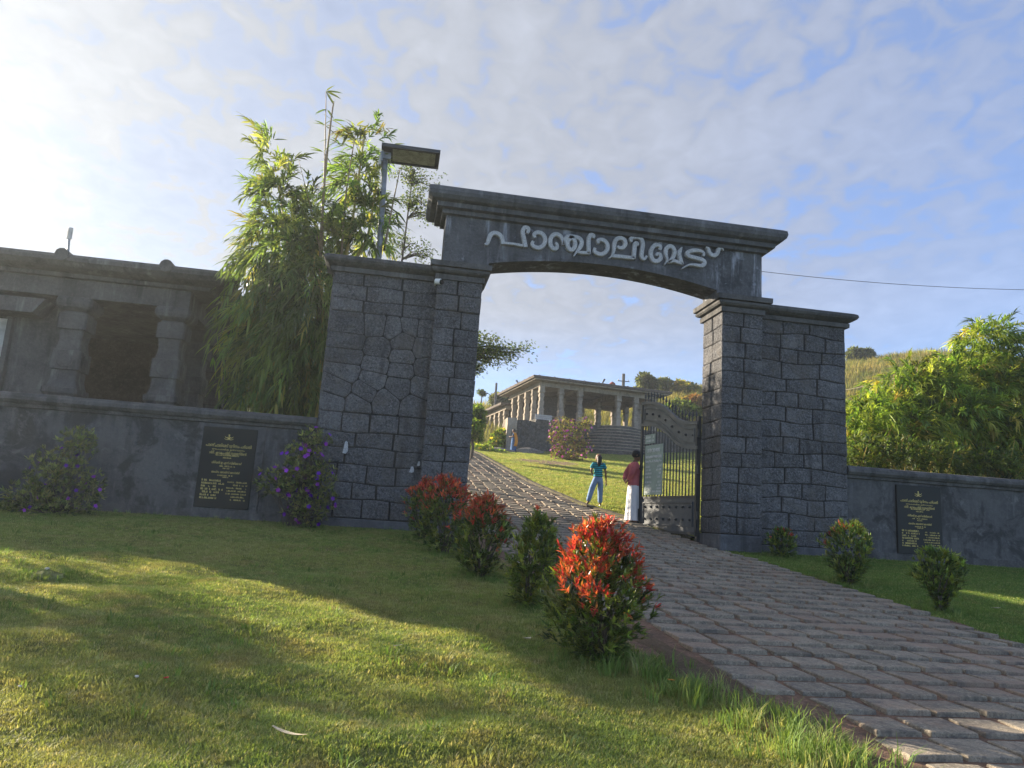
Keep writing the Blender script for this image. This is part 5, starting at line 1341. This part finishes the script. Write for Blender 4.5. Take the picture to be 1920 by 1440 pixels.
# girl on the upper lawn, seen from behind, facing up the slope and looking left
gq = gpos(1119, 950)
girl = thing('person', 'girl in teal striped tee and blue jeans walking on the upper lawn, phone in hand', 'person', (gq[0], gq[1], tzf(gq[0], gq[1])), R(-8), world=False)
ORG[girl.name] = Vector((0, 0, 0))
V = {'pel': (0, 0, .97, (.13, .10)), 'wai': (0, .0, 1.10, (.115, .085)), 'che': (0, .0, 1.27, (.135, .09)), 'nec': (0, 0, 1.425, .050), 'skl': (-.005, .01, 1.49, .05),
     'hl': (-.085, 0, .92, .085), 'hr': (.085, 0, .92, .085), 'kl': (-.20, -.02, .52, .058), 'kr': (.095, .03, .50, .058), 'al': (-.305, -.08, .095, .036), 'ar': (.10, 0, .08, .036), 'tl': (-.36, .05, .04, .030), 'tr': (.115, .15, .03, .030),
     'sl': (-.165, 0, 1.375, .05), 'sr': (.165, 0, 1.375, .05), 'el': (-.235, -.02, 1.13, .036), 'er': (.235, -.03, 1.11, .036), 'wl': (-.15, .13, 1.00, .026), 'wr': (.265, .02, .87, .026)}
E_ = [('pel', 'wai'), ('wai', 'che'), ('che', 'nec'), ('nec', 'skl'), ('pel', 'hl'), ('pel', 'hr'), ('hl', 'kl'), ('hr', 'kr'), ('kl', 'al'), ('kr', 'ar'), ('al', 'tl'), ('ar', 'tr'), ('che', 'sl'), ('che', 'sr'), ('sl', 'el'), ('sr', 'er'), ('el', 'wl'), ('er', 'wr')]
hand(V, E_, 'wl', 'l', (0, .3, 1), (.8, .6, -.1)); hand(V, E_, 'wr', 'r', (0, 1, 0), (.05, .05, -1))
skin('body', V, E_, 'pel', MT['skin'], girl)
head(girl, (-.005, .02, 1.575), R(48), 1.0)
hv = {'top': (-.0, .0, 1.615, (.098, .100)), 'mid': (.025, -.02, 1.55, (.100, .098)), 'low': (.02, -.055, 1.44, (.098, .07)), 'tip': (.01, -.07, 1.33, (.075, .04)), 'end': (.0, -.07, 1.27, (.03, .02))}
skin('hair', hv, [('top', 'mid'), ('mid', 'low'), ('low', 'tip'), ('tip', 'end')], 'top', MT['hair'], girl)
tv = {'hem': (0, 0, .90, (.168, .13)), 'pel': (0, 0, 1.00, (.165, .125)), 'wai': (0, 0, 1.10, (.155, .115)), 'che': (0, 0, 1.29, (.165, .115)), 'nb': (0, 0, 1.405, (.085, .075)), 'sl': (-.165, 0, 1.37, .075), 'sr': (.165, 0, 1.37, .075), 'cl': (-.225, -.01, 1.20, .078), 'cr': (.225, -.02, 1.19, .078)}
skin('tee_shirt', tv, [('hem', 'pel'), ('pel', 'wai'), ('wai', 'che'), ('che', 'nb'), ('che', 'sl'), ('che', 'sr'), ('sl', 'cl'), ('sr', 'cr')], 'che', MT['stripe'], girl)
jv = {'w': (0, 0, 1.03, (.145, .11)), 'pel': (0, 0, .93, (.165, .125)), 'hl': (-.095, 0, .83, .115), 'hr': (.09, 0, .83, .115), 'kl': (-.20, -.02, .50, .095), 'kr': (.095, .03, .50, .095), 'al': (-.30, -.075, .13, .078), 'ar': (.10, .005, .10, .078)}
skin('jeans', jv, [('w', 'pel'), ('pel', 'hl'), ('pel', 'hr'), ('hl', 'kl'), ('hr', 'kr'), ('kl', 'al'), ('kr', 'ar')], 'pel', MT['jeans'], girl)
for fx, fy, fz in ((-.36, .0, .045), (.11, .06, .03)):
    mb = MB(); mb.loft([ring_el(fx, fy, fz - .04, .05, .13, 12), ring_el(fx, fy, fz + .0, .052, .132, 12), ring_el(fx, fy - .02, fz + .035, .040, .09, 12)]); mb.build('shoe', MT['black'], girl)
ph = thing('mobile_phone', "black phone held in the girl's lowered right hand", 'phone', (0, 0, 0), world=False)
hp = Matrix.Translation(girl.location) @ Matrix.Rotation(R(-8), 4, 'Z') @ Vector((.275, .075, .755)); ph.location = hp
mb = MB(); mb.box(-.008, .008, -.04, .04, -.085, .085, bev=.006); mb.build('phone_body', MT['black'], ph)

# man half hidden by the gate leaf, hands behind his back
mx, my = .3345 * 19.95, 19.95; mz = tzf(mx, my)
man = thing('person', 'man in maroon shirt and white mundu, hands behind his back, half behind the gate', 'person', (mx + .02, my, mz - .02), R(-92), world=False)
ORG[man.name] = Vector((0, 0, 0)); k = 1.16
def sc(V): return {a: (v[0] * k, v[1] * k, v[2] * k, tuple(q * k for q in v[3]) if hasattr(v[3], '__len__') else v[3] * k) for a, v in V.items()}
V = {'pel': (0, 0, .97, (.15, .12)), 'wai': (0, .01, 1.10, (.145, .125)), 'che': (0, .0, 1.30, (.16, .12)), 'nec': (0, .02, 1.475, .058), 'skl': (0, .04, 1.54, .055),
     'hl': (-.09, 0, .92, .09), 'hr': (.09, 0, .92, .09), 'kl': (-.10, .03, .50, .062), 'kr': (.10, -.01, .50, .062), 'al': (-.10, 0, .09, .040), 'ar': (.10, -.05, .09, .040), 'tl': (-.115, .14, .03, .034), 'tr': (.115, .09, .03, .034),
     'sl': (-.195, -.01, 1.415, .06), 'sr': (.195, -.01, 1.415, .06), 'el': (-.275, -.13, 1.16, .043), 'er': (.275, -.13, 1.16, .043), 'wl': (-.09, -.19, .99, .030), 'wr': (.10, -.19, 1.0, .030)}
E_ = [('pel', 'wai'), ('wai', 'che'), ('che', 'nec'), ('nec', 'skl'), ('pel', 'hl'), ('pel', 'hr'), ('hl', 'kl'), ('hr', 'kr'), ('kl', 'al'), ('kr', 'ar'), ('al', 'tl'), ('ar', 'tr'), ('che', 'sl'), ('che', 'sr'), ('sl', 'el'), ('sr', 'er'), ('el', 'wl'), ('er', 'wr')]
hand(V, E_, 'wl', 'l', (0, -.2, 1), (.9, .0, -.25)); hand(V, E_, 'wr', 'r', (0, -.2, 1), (-.9, -.1, -.3))
skin('body', sc(V), E_, 'pel', MT['skin'], man)
hd, T = head(man, (0, .055 * k, 1.63 * k), R(-8), 1.05 * k, R(-12))
mb = MB(); mb.loft([[T(q) for q in ring_el(0, -.012, z, rx, ry, 16)] for z, rx, ry in ((-.06, .060, .070), (-.03, .078, .098), (.02, .084, .106), (.07, .080, .102), (.105, .058, .075), (.125, .02, .03))]); ob = mb.build('hair', MT['hair'], man, smooth=True)
for v in ob.data.vertices: pass
sv = {'hem': (0, .0, .82, (.20, .165)), 'pel': (0, 0, .97, (.19, .155)), 'wai': (0, .02, 1.12, (.185, .155)), 'che': (0, .0, 1.32, (.195, .145)), 'nb': (0, .015, 1.45, (.095, .085)), 'sl': (-.195, -.01, 1.405, .088), 'sr': (.195, -.01, 1.405, .088), 'el': (-.275, -.13, 1.16, .072), 'er': (.275, -.13, 1.16, .072), 'wl': (-.135, -.18, 1.02, .052), 'wr': (.145, -.18, 1.03, .052)}
skin('shirt', sc(sv), [('hem', 'pel'), ('pel', 'wai'), ('wai', 'che'), ('che', 'nb'), ('che', 'sl'), ('che', 'sr'), ('sl', 'el'), ('sr', 'er'), ('el', 'wl'), ('er', 'wr')], 'che', MT['shirt_red'], man)
mb = MB(); mb.loft([ring_el(0, 0, z * k, rx * k, ry * k, 40, w, z * 1.2, 9) for z, rx, ry, w in ((.98, .16, .13, 0), (.85, .175, .14, .01), (.65, .18, .15, .03), (.40, .185, .16, .05), (.18, .195, .17, .07), (.075, .205, .18, .085))], cap=False); mb.build('mundu', MT['mundu'], man, smooth=True)
for fx, fy in ((-.115, .05), (.115, .0)):
    mb = MB(); mb.loft([ring_el(fx * k, fy * k, 0.0, .052, .155, 12), ring_el(fx * k, fy * k, .03, .053, .157, 12)]); mb.build('sandal', MT['black'], man)

# woman in a sari by the terrace wall
wq = gpos(962, 846); wx, wy = at(962, 846, 51.5)[0], 51.5
wom = thing('person', 'woman in a blue and orange sari standing by the corner of the terrace wall', 'person', (wx, wy, tzf(wx, wy)), R(70), world=False)
ORG[wom.name] = Vector((0, 0, 0))
V = {'pel': (0, 0, .93, (.14, .12)), 'che': (0, 0, 1.22, (.135, .10)), 'nec': (0, .02, 1.38, .05), 'skl': (0, .03, 1.44, .05), 'sl': (-.16, 0, 1.32, .05), 'sr': (.16, 0, 1.32, .05), 'el': (-.22, .05, 1.08, .037), 'er': (.22, .06, 1.08, .037), 'wl': (-.10, .24, 1.08, .027), 'wr': (.12, .24, 1.08, .027), 'hl': (-.08, 0, .88, .08), 'hr': (.08, 0, .88, .08), 'al': (-.08, 0, .08, .04), 'ar': (.08, .05, .08, .04)}
E_ = [('pel', 'che'), ('che', 'nec'), ('nec', 'skl'), ('che', 'sl'), ('che', 'sr'), ('sl', 'el'), ('sr', 'er'), ('el', 'wl'), ('er', 'wr'), ('pel', 'hl'), ('pel', 'hr'), ('hl', 'al'), ('hr', 'ar')]
hand(V, E_, 'wl', 'l', (0, 0, 1), (.6, .8, 0)); hand(V, E_, 'wr', 'r', (0, 0, 1), (-.6, .8, 0))
skin('body', V, E_, 'pel', MT['skin'], wom)
hd, T = head(wom, (0, .035, 1.52), R(10), 1.0, R(-10))
mb = MB(); mb.loft([[T(q) for q in ring_el(0, -.018, z, rx, ry, 14)] for z, rx, ry in ((-.07, .05, .06), (-.03, .078, .095), (.03, .084, .105), (.08, .078, .098), (.118, .03, .04))]); mb.sphere(T((0, -.13, -.03)), .055, 8, 6); mb.build('hair', MT['hair'], wom, smooth=True)
sv = {'w': (0, 0, 1.0, (.15, .125)), 'che': (0, 0, 1.23, (.155, .12)), 'nb': (0, .01, 1.35, (.08, .07)), 'sl': (-.16, 0, 1.31, .07), 'sr': (.16, 0, 1.31, .07), 'el': (-.21, .03, 1.14, .058), 'er': (.21, .03, 1.14, .058)}
skin('blouse', sv, [('w', 'che'), ('che', 'nb'), ('che', 'sl'), ('che', 'sr'), ('sl', 'el'), ('sr', 'er')], 'che', MT['sari_blue'], wom)
mb = MB(); mb.loft([ring_el(0, 0, z, rx, ry, 36, w, z, 9) for z, rx, ry, w in ((1.06, .15, .125, 0), (.9, .185, .16, .01), (.6, .20, .18, .03), (.3, .22, .20, .05), (.03, .25, .23, .07))], cap=False); mb.build('sari_skirt', MT['sari_blue'], wom, smooth=True)
mb = MB(); rows = []
for f in np.linspace(0, 1, 9):
    z = 1.37 - .95 * f; x = -.05 - .06 * f; y = -.10 - .16 * math.sin(f * 2.4)
    rows.append([(x - .20 - .04 * f, y + .10, z), (x - .16, y - .01, z - .02), (x, y - .06, z), (x + .15, y - .03, z + .01), (x + .22, y + .08, z)])
mb.loft(rows + [[(a, b + .02, c) for a, b, c in r] for r in rows[::-1]], cap=False, closed=False); mb.build('sari_pallu', MT['sari_orange'], wom, smooth=True)

# ---------------------------------------------------------------- grass
def tuft(name, n, h, spread, w, mat, seed, lean=.5):
    rr = np.random.default_rng(seed); mb = MB()
    for _ in range(n):
        a = rr.random() * 6.28; r = spread * rr.random() ** .6; b = np.array([r * math.cos(a), r * math.sin(a), -.004]); d = np.array([math.cos(a + rr.normal() * .8), math.sin(a + rr.normal() * .8), 0]) * lean
        L = h * rr.uniform(.55, 1.15); s = np.array([-d[1], d[0], 0]); s = s / (np.linalg.norm(s) + 1e-6) * w * .5
        m_ = b + np.array([0, 0, L * .6]) + d * L * .25; e = b + np.array([0, 0, L * .92]) + d * L * .8
        mb.add([b - s, b + s, m_ + s * .7, m_ - s * .7, e], [(0, 1, 2, 3), (3, 2, 4)])
    me = bpy.data.meshes.new(name); me.from_pydata(mb.v, [], mb.f); me.materials.append(mat)
    return me
def grass_material(name, cols, pos_cols=None):
    mt = bpy.data.materials.new(name); mt.use_nodes = True
    g = G(mt.node_tree); b = mt.node_tree.nodes['Principled BSDF']; o = mt.node_tree.nodes['Material Output']
    oi = g.n('ShaderNodeObjectInfo'); pos = g.n('ShaderNodeNewGeometry').outputs['Position']
    c = g.mix(g.ramp(g.noise(pos, .55, 4, .6, .4), .36, .64), cols[0], cols[1])
    c = g.mix(g.ramp(g.noise(pos, 2.3, 4, .6, .3), .45, .72, 0, .75), c, cols[2])
    c = g.mix(g.ramp(oi.outputs['Random'], .75, 1.0, 0, .8), c, cols[3])
    v = g.n('ShaderNodeVectorMath', operation='SCALE'); g.put(v.inputs[0], c); g.put(v.inputs[3], g.ramp(oi.outputs['Random'], 0, 1, .7, 1.3)); c = v.outputs[0]
    g.put(b.inputs['Base Color'], c); b.inputs['Roughness'].default_value = .6; b.inputs['Specular IOR Level'].default_value = .25
    t = g.n('ShaderNodeBsdfTranslucent'); g.put(t.inputs[0], g.mix(1.0, c, (1.7, 1.6, .8), 'MULTIPLY'))
    mx = g.n('ShaderNodeMixShader'); mx.inputs[0].default_value = .38
    mt.node_tree.links.new(b.outputs[0], mx.inputs[1]); mt.node_tree.links.new(t.outputs[0], mx.inputs[2]); mt.node_tree.links.new(mx.outputs[0], o.inputs[0])
    return mt
MT['lawn'] = grass_material('lawn_grass', [(.20, .285, .085), (.28, .315, .11), (.33, .295, .14), (.38, .33, .19)])
MT['lush'] = grass_material('lush_grass', [(.125, .22, .055), (.17, .26, .07), (.20, .23, .08), (.32, .30, .15)])
MT['hillgrass'] = grass_material('hill_grass', [(.25, .21, .075), (.17, .20, .055), (.12, .175, .045), (.36, .28, .11)])
def scatter(name, label, xs, ys, dens_f, tufts, smin, smax, seed, mat=None, kind='stuff', zoff=0.0):
    """a grass cover grown over the ground by a node group: tufts on random points of a copy of the ground's surface"""
    X, Y = np.meshgrid(xs, ys); o = grid_mesh(name, xs, ys, lambda a, b: tz(a, b) + zoff, mat, kind, label)
    at_ = o.data.attributes.new('dens', 'FLOAT', 'POINT'); at_.data.foreach_set('value', np.asarray(dens_f(X, Y), np.float32).ravel())
    objs = []
    ng = bpy.data.node_groups.new(name + '_nodes', 'GeometryNodeTree')
    ng.interface.new_socket('Geometry', in_out='INPUT', socket_type='NodeSocketGeometry'); ng.interface.new_socket('Geometry', in_out='OUTPUT', socket_type='NodeSocketGeometry')
    N = ng.nodes; Lk = ng.links.new
    gi = N.new('NodeGroupInput'); go = N.new('NodeGroupOutput'); jn = N.new('GeometryNodeJoinGeometry')
    for i, me in enumerate(tufts):
        # the tuft mesh is carried by a hidden-free object info: instance source kept inside a collection that is not in the scene
        src = bpy.data.objects.new(name + '_tuft', me)
        dp = N.new('GeometryNodeDistributePointsOnFaces'); dp.distribute_method = 'RANDOM'
        na = N.new('GeometryNodeInputNamedAttribute'); na.data_type = 'FLOAT'; na.inputs['Name'].default_value = 'dens'
        mu = N.new('ShaderNodeMath'); mu.operation = 'DIVIDE'; Lk(na.outputs['Attribute'], mu.inputs[0]); mu.inputs[1].default_value = len(tufts)
        Lk(gi.outputs[0], dp.inputs['Mesh']); Lk(mu.outputs[0], dp.inputs['Density']); dp.inputs['Seed'].default_value = seed + i
        oi = N.new('GeometryNodeObjectInfo'); oi.inputs['Object'].default_value = src
        io = N.new('GeometryNodeInstanceOnPoints'); Lk(dp.outputs['Points'], io.inputs['Points']); Lk(oi.outputs['Geometry'], io.inputs['Instance'])
        rv = N.new('FunctionNodeRandomValue'); rv.data_type = 'FLOAT_VECTOR'; rv.inputs[0].default_value = (-.15, -.15, 0); rv.inputs[1].default_value = (.15, .15, 6.283)
        rs_ = N.new('FunctionNodeRandomValue'); rs_.data_type = 'FLOAT'; rs_.inputs[2].default_value = smin; rs_.inputs[3].default_value = smax
        Lk(rv.outputs[0], io.inputs['Rotation']); Lk(rs_.outputs[1], io.inputs['Scale'])
        Lk(io.outputs[0], jn.inputs[0])
    Lk(jn.outputs[0], go.inputs[0])
    md = o.modifiers.new('grow', 'NODES'); md.node_group = ng
    return o
lawnT = [tuft('lawn_tuft', 9, .030, .045, .0055, MT['lawn'], s, .9) for s in (1, 2)]
shrubs_xy = [(o.location.x, o.location.y) for o in COL.objects if o.type == 'EMPTY' and o.name.startswith(('photinia', 'clipped'))]
def lawn_l(X, Y):
    d = np.where(Y < 7, 2600, np.where(Y < 10, 1900, 1300)) * 1.0
    d = d * (1 - .25 * (np.sin(X * 2.1 + Y) * np.sin(Y * 2.7 - X) > .55))
    edge = path_l(Y) - (.36 * sstep(9.6, 7.0, Y) + .02) + .12 * np.sin(Y * 3.1) * np.sin(Y * 7.7)
    d = d * (X < edge) * (Y < 16.15)
    vis = (np.abs(X - .15 * Y) < 1.0 * Y + 1.5)
    return d * vis
scatter('lawn_grass', None, np.arange(-13, 3.4, .125), np.arange(3.25, 16.3, .125), lawn_l, lawnT, .6, 1.35, 5)
def lawn_r(X, Y): return 1300 * (X > path_r(Y) + .05 + .05 * np.sin(Y * 5)) * (Y < 16.2) * (np.abs(X - .15 * Y) < 1.3 * Y + 2.0)
scatter('lawn_grass', None, np.arange(7.3, 22.0, .2), np.arange(5.0, 16.3, .2), lawn_r, [tuft('lush_tuft', 9, .035, .05, .006, MT['lush'], s, .8) for s in (3, 4)], .6, 1.4, 9)
upT = [tuft('upper_tuft', 10, .055, .10, .012, MT['lawn'], s, .8) for s in (5, 6)]
def lawn_u(X, Y): return np.where(Y < 30, 420, 190) * (X > path_r(Y) + .30) * ((Y > 17.2) | (X > 10.9)) * (1 - .85 * ((np.hypot((X - 9.2) / 1.8, (Y - 43.5) / 2.2) < 1)))
scatter('upper_lawn_grass', None, np.arange(4.8, 26, .3), np.arange(16.9, 55, .4), lawn_u, upT, .6, 1.5, 15)
def lawn_f(X, Y): return 160.0 * (X < path_l(Y) - .2)
scatter('upper_lawn_grass', None, np.arange(-3, 8.0, .4), np.arange(30, 62, .4), lambda X, Y: 170.0 * ((X < path_l(Y) - .1) | (Y > 50.5)) * (Y > 34), [tuft('far_tuft', 10, .10, .16, .02, MT['lush'], 8, .7)], .6, 1.5, 25)
hillT = [tuft('hill_tuft', 14, .8, .40, .04, MT['hillgrass'], s, .35) for s in (11, 12)]
scatter('hill_grass', None, np.linspace(-20, 100, 90), np.linspace(58, 100, 50), lambda X, Y: np.where(X > 16, 5.0, 2.0) * (np.abs(X - .45 * Y) < .6 * Y), hillT, .6, 1.5, 35)
# long weeds by the path, fringes at the shrub feet and below the walls
longT = [tuft('long_tuft', 16, .20, .07, .008, MT['lush'], s, .75) for s in (21, 22, 23)]
def weeds(X, Y):
    d = 0 * X
    for cx, cy, r, k in ((2.45, 5.75, .36, 150), (2.75, 5.25, .34, 170), (2.35, 6.35, .35, 110), (2.85, 4.75, .30, 170), (3.05, 4.55, .25, 150), (2.55, 4.85, .28, 80), (2.1, 6.75, .4, 90), (3.25, 4.35, .2, 90), (2.4, 4.5, .3, 50)):
        d = np.maximum(d, k * np.clip(1.4 - np.hypot(X - cx, Y - cy) / r, 0, 1))
    return d * (X < path_l(Y) + .0)
scatter('long_grass', None, np.arange(1.2, 3.6, .08), np.arange(3.6, 7.6, .08), weeds, longT, .45, 1.15, 45)
MX = gpos(85, 1084)
scatter('lawn_weeds', None, np.arange(-9, 3.2, .2), np.arange(3.6, 16, .2), lambda X, Y: (X < path_l(Y) - .4) * 26.0 * np.clip(np.sin(X * 1.9 + 2 * np.sin(Y)) * np.sin(Y * 2.3 - X * .7) + .25, 0, 1), [tuft('weed_tuft', 12, .085, .07, .011, MT['lush'], 31, .95), tuft('dry_tuft', 8, .07, .06, .007, MT['lawn'], 32, 1.0)], .5, 1.2, 65)
def fringe(X, Y):
    d = 0 * X
    for x, y in shrubs_xy: d = np.maximum(d, 120 * (np.hypot(X - x, Y - y) < .42 + .1 * np.sin(X * 17)))
    d = np.maximum(d, 300 * (np.hypot(X - MX[0], Y - MX[1]) < .26))
    d = np.maximum(d, 26 * ((np.abs(Y - 16.17) < .12) & ((X < .5) | (X > 8.6))))
    return d
scatter('long_grass', None, np.arange(-9, 16, .12), np.arange(5.4, 16.3, .12), fringe, longT[:2], .30, .65, 55)

# ---------------------------------------------------------------- small litter on the lawn
def litter(name, label, px, py, L, w, ang, mat, curl=.15, cat='leaf', z=.022, group=None):
    P = gpos(px, py); mb = MB(); rows = []
    for f in np.linspace(0, 1, 7):
        ww = w * math.sin(math.pi * (.08 + .88 * f)) ** .7; x = (f - .5) * L; zz = curl * L * (f - .5) ** 2 + .006
        rows.append([(x, -ww / 2, zz + .15 * ww), (x, 0, zz), (x, ww / 2, zz + .15 * ww)])
    mb.loft(rows, cap=False, closed=False); mb.loft([[(a, b, c - .002) for a, b, c in r[::-1]] for r in rows], cap=False, closed=False)
    o = mb.build(name, MT[mat]); o.location = (P[0], P[1], tzf(P[0], P[1]) + z); o.rotation_euler = (0, 0, ang); tag(o, label, cat, group); return o
litter('dry_bamboo_leaf', 'long curved dry bamboo leaf lying on the sunlit foreground lawn', 540, 1390, .27, .036, R(-38), 'straw', .3, z=.035)
litter('dry_bamboo_leaf', 'short straight straw coloured leaf in the middle of the left lawn', 745, 1221, .13, .022, R(48), 'straw', .05, z=.04)
litter('dry_bamboo_leaf', 'dry brown leaf on the lawn right of the vase shaped green shrub', 1868, 1146, .2, .05, R(10), 'straw', .2, z=.04)
litter('fallen_petal', 'pinkish fallen flower on the lawn just left of the biggest red shrub', 988, 1209, .085, .06, R(20), 'straw', .6, 'petal', z=.045)
litter('fallen_petal', 'bright red fallen petal on the sunlit part of the left lawn', 309, 1287, .05, .03, R(70), 'redpetal', .5, 'petal', z=.045)
litter('fallen_leaf', 'orange dead leaf caught in the long grass beside the path', 1258, 1302, .06, .03, R(-30), 'sari_orange', .3, z=.10)
for px, py, s, lab in ((255, 1279, .013, 'small white pebble on the sunlit lawn left of the red petal'), (36, 1297, .011, 'small pale pebble near the left end of the sunlit lawn'), (88, 1072, .024, 'pale stone lying on top of the little grass mound')):
    P = gpos(px, py); rr = random.Random(px); mb = MB(); mb.sphere((0, 0, 0), s, 8, 6, sq=(1.2, .9, .7)); mb.v = [(a * rr.uniform(.85, 1.15), b * rr.uniform(.85, 1.15), c) for a, b, c in mb.v]
    o = mb.build('pebble', MT['pebble']); o.location = (P[0], P[1], tzf(P[0], P[1]) + (.035 if s < .03 else .11)); tag(o, lab, 'pebble')
P = gpos(85, 1084); mb = MB(); rows = []
mb.loft([[(r * math.cos(a) * (1 + .12 * math.sin(3 * a)), r * .8 * math.sin(a), z) for a in np.linspace(0, 2 * math.pi, 17)[:-1]] for r, z in ((.22, -.02), (.16, .045), (.09, .075), (.03, .085))]); rr = random.Random(2); mb.v = [(x + rr.uniform(-.02, .02), y + rr.uniform(-.02, .02), z + rr.uniform(-.012, .012)) for x, y, z in mb.v]; o = mb.build('soil_mound', MT['ground']); o.location = (P[0], P[1], tzf(P[0], P[1])); tag(o, kind='structure')
# worn red soil patch on the upper lawn
P = gpos(1020, 868); mb = MB(); a = np.linspace(0, 2 * math.pi, 25)[:-1]
mb.loft([[(P[0] + r * 2.1 * math.cos(t) * (1 + .15 * math.sin(4 * t)), P[1] + r * 2.2 * math.sin(t) * (1 + .2 * math.sin(3 * t)), 0) for t in a] for r in (1, .6, .2)], cap=False); mb.v = [(x, y, tzf(x, y) + .03) for x, y, z in mb.v]
mb.f.append(tuple(48 + i for i in range(24))); mb.m.append(0)
tag(mb.build('soil_patch', MT['earth']), kind='structure')

# ---------------------------------------------------------------- morning air: one closed box of thin, even haze
mb = MB(); mb.box(-440, 440, -60, 540, -8, 32)
hz = bpy.data.materials.new('haze_air'); hz.use_nodes = True; hz.node_tree.nodes.clear()
g = G(hz.node_tree); o_ = g.n('ShaderNodeOutputMaterial'); v_ = g.n('ShaderNodeVolumePrincipled')
v_.inputs['Color'].default_value = (.84, .92, 1.0, 1); v_.inputs['Density'].default_value = .0009; v_.inputs['Anisotropy'].default_value = .55
hz.node_tree.links.new(v_.outputs[0], o_.inputs['Volume'])
tag(mb.build('haze', hz), kind='stuff')
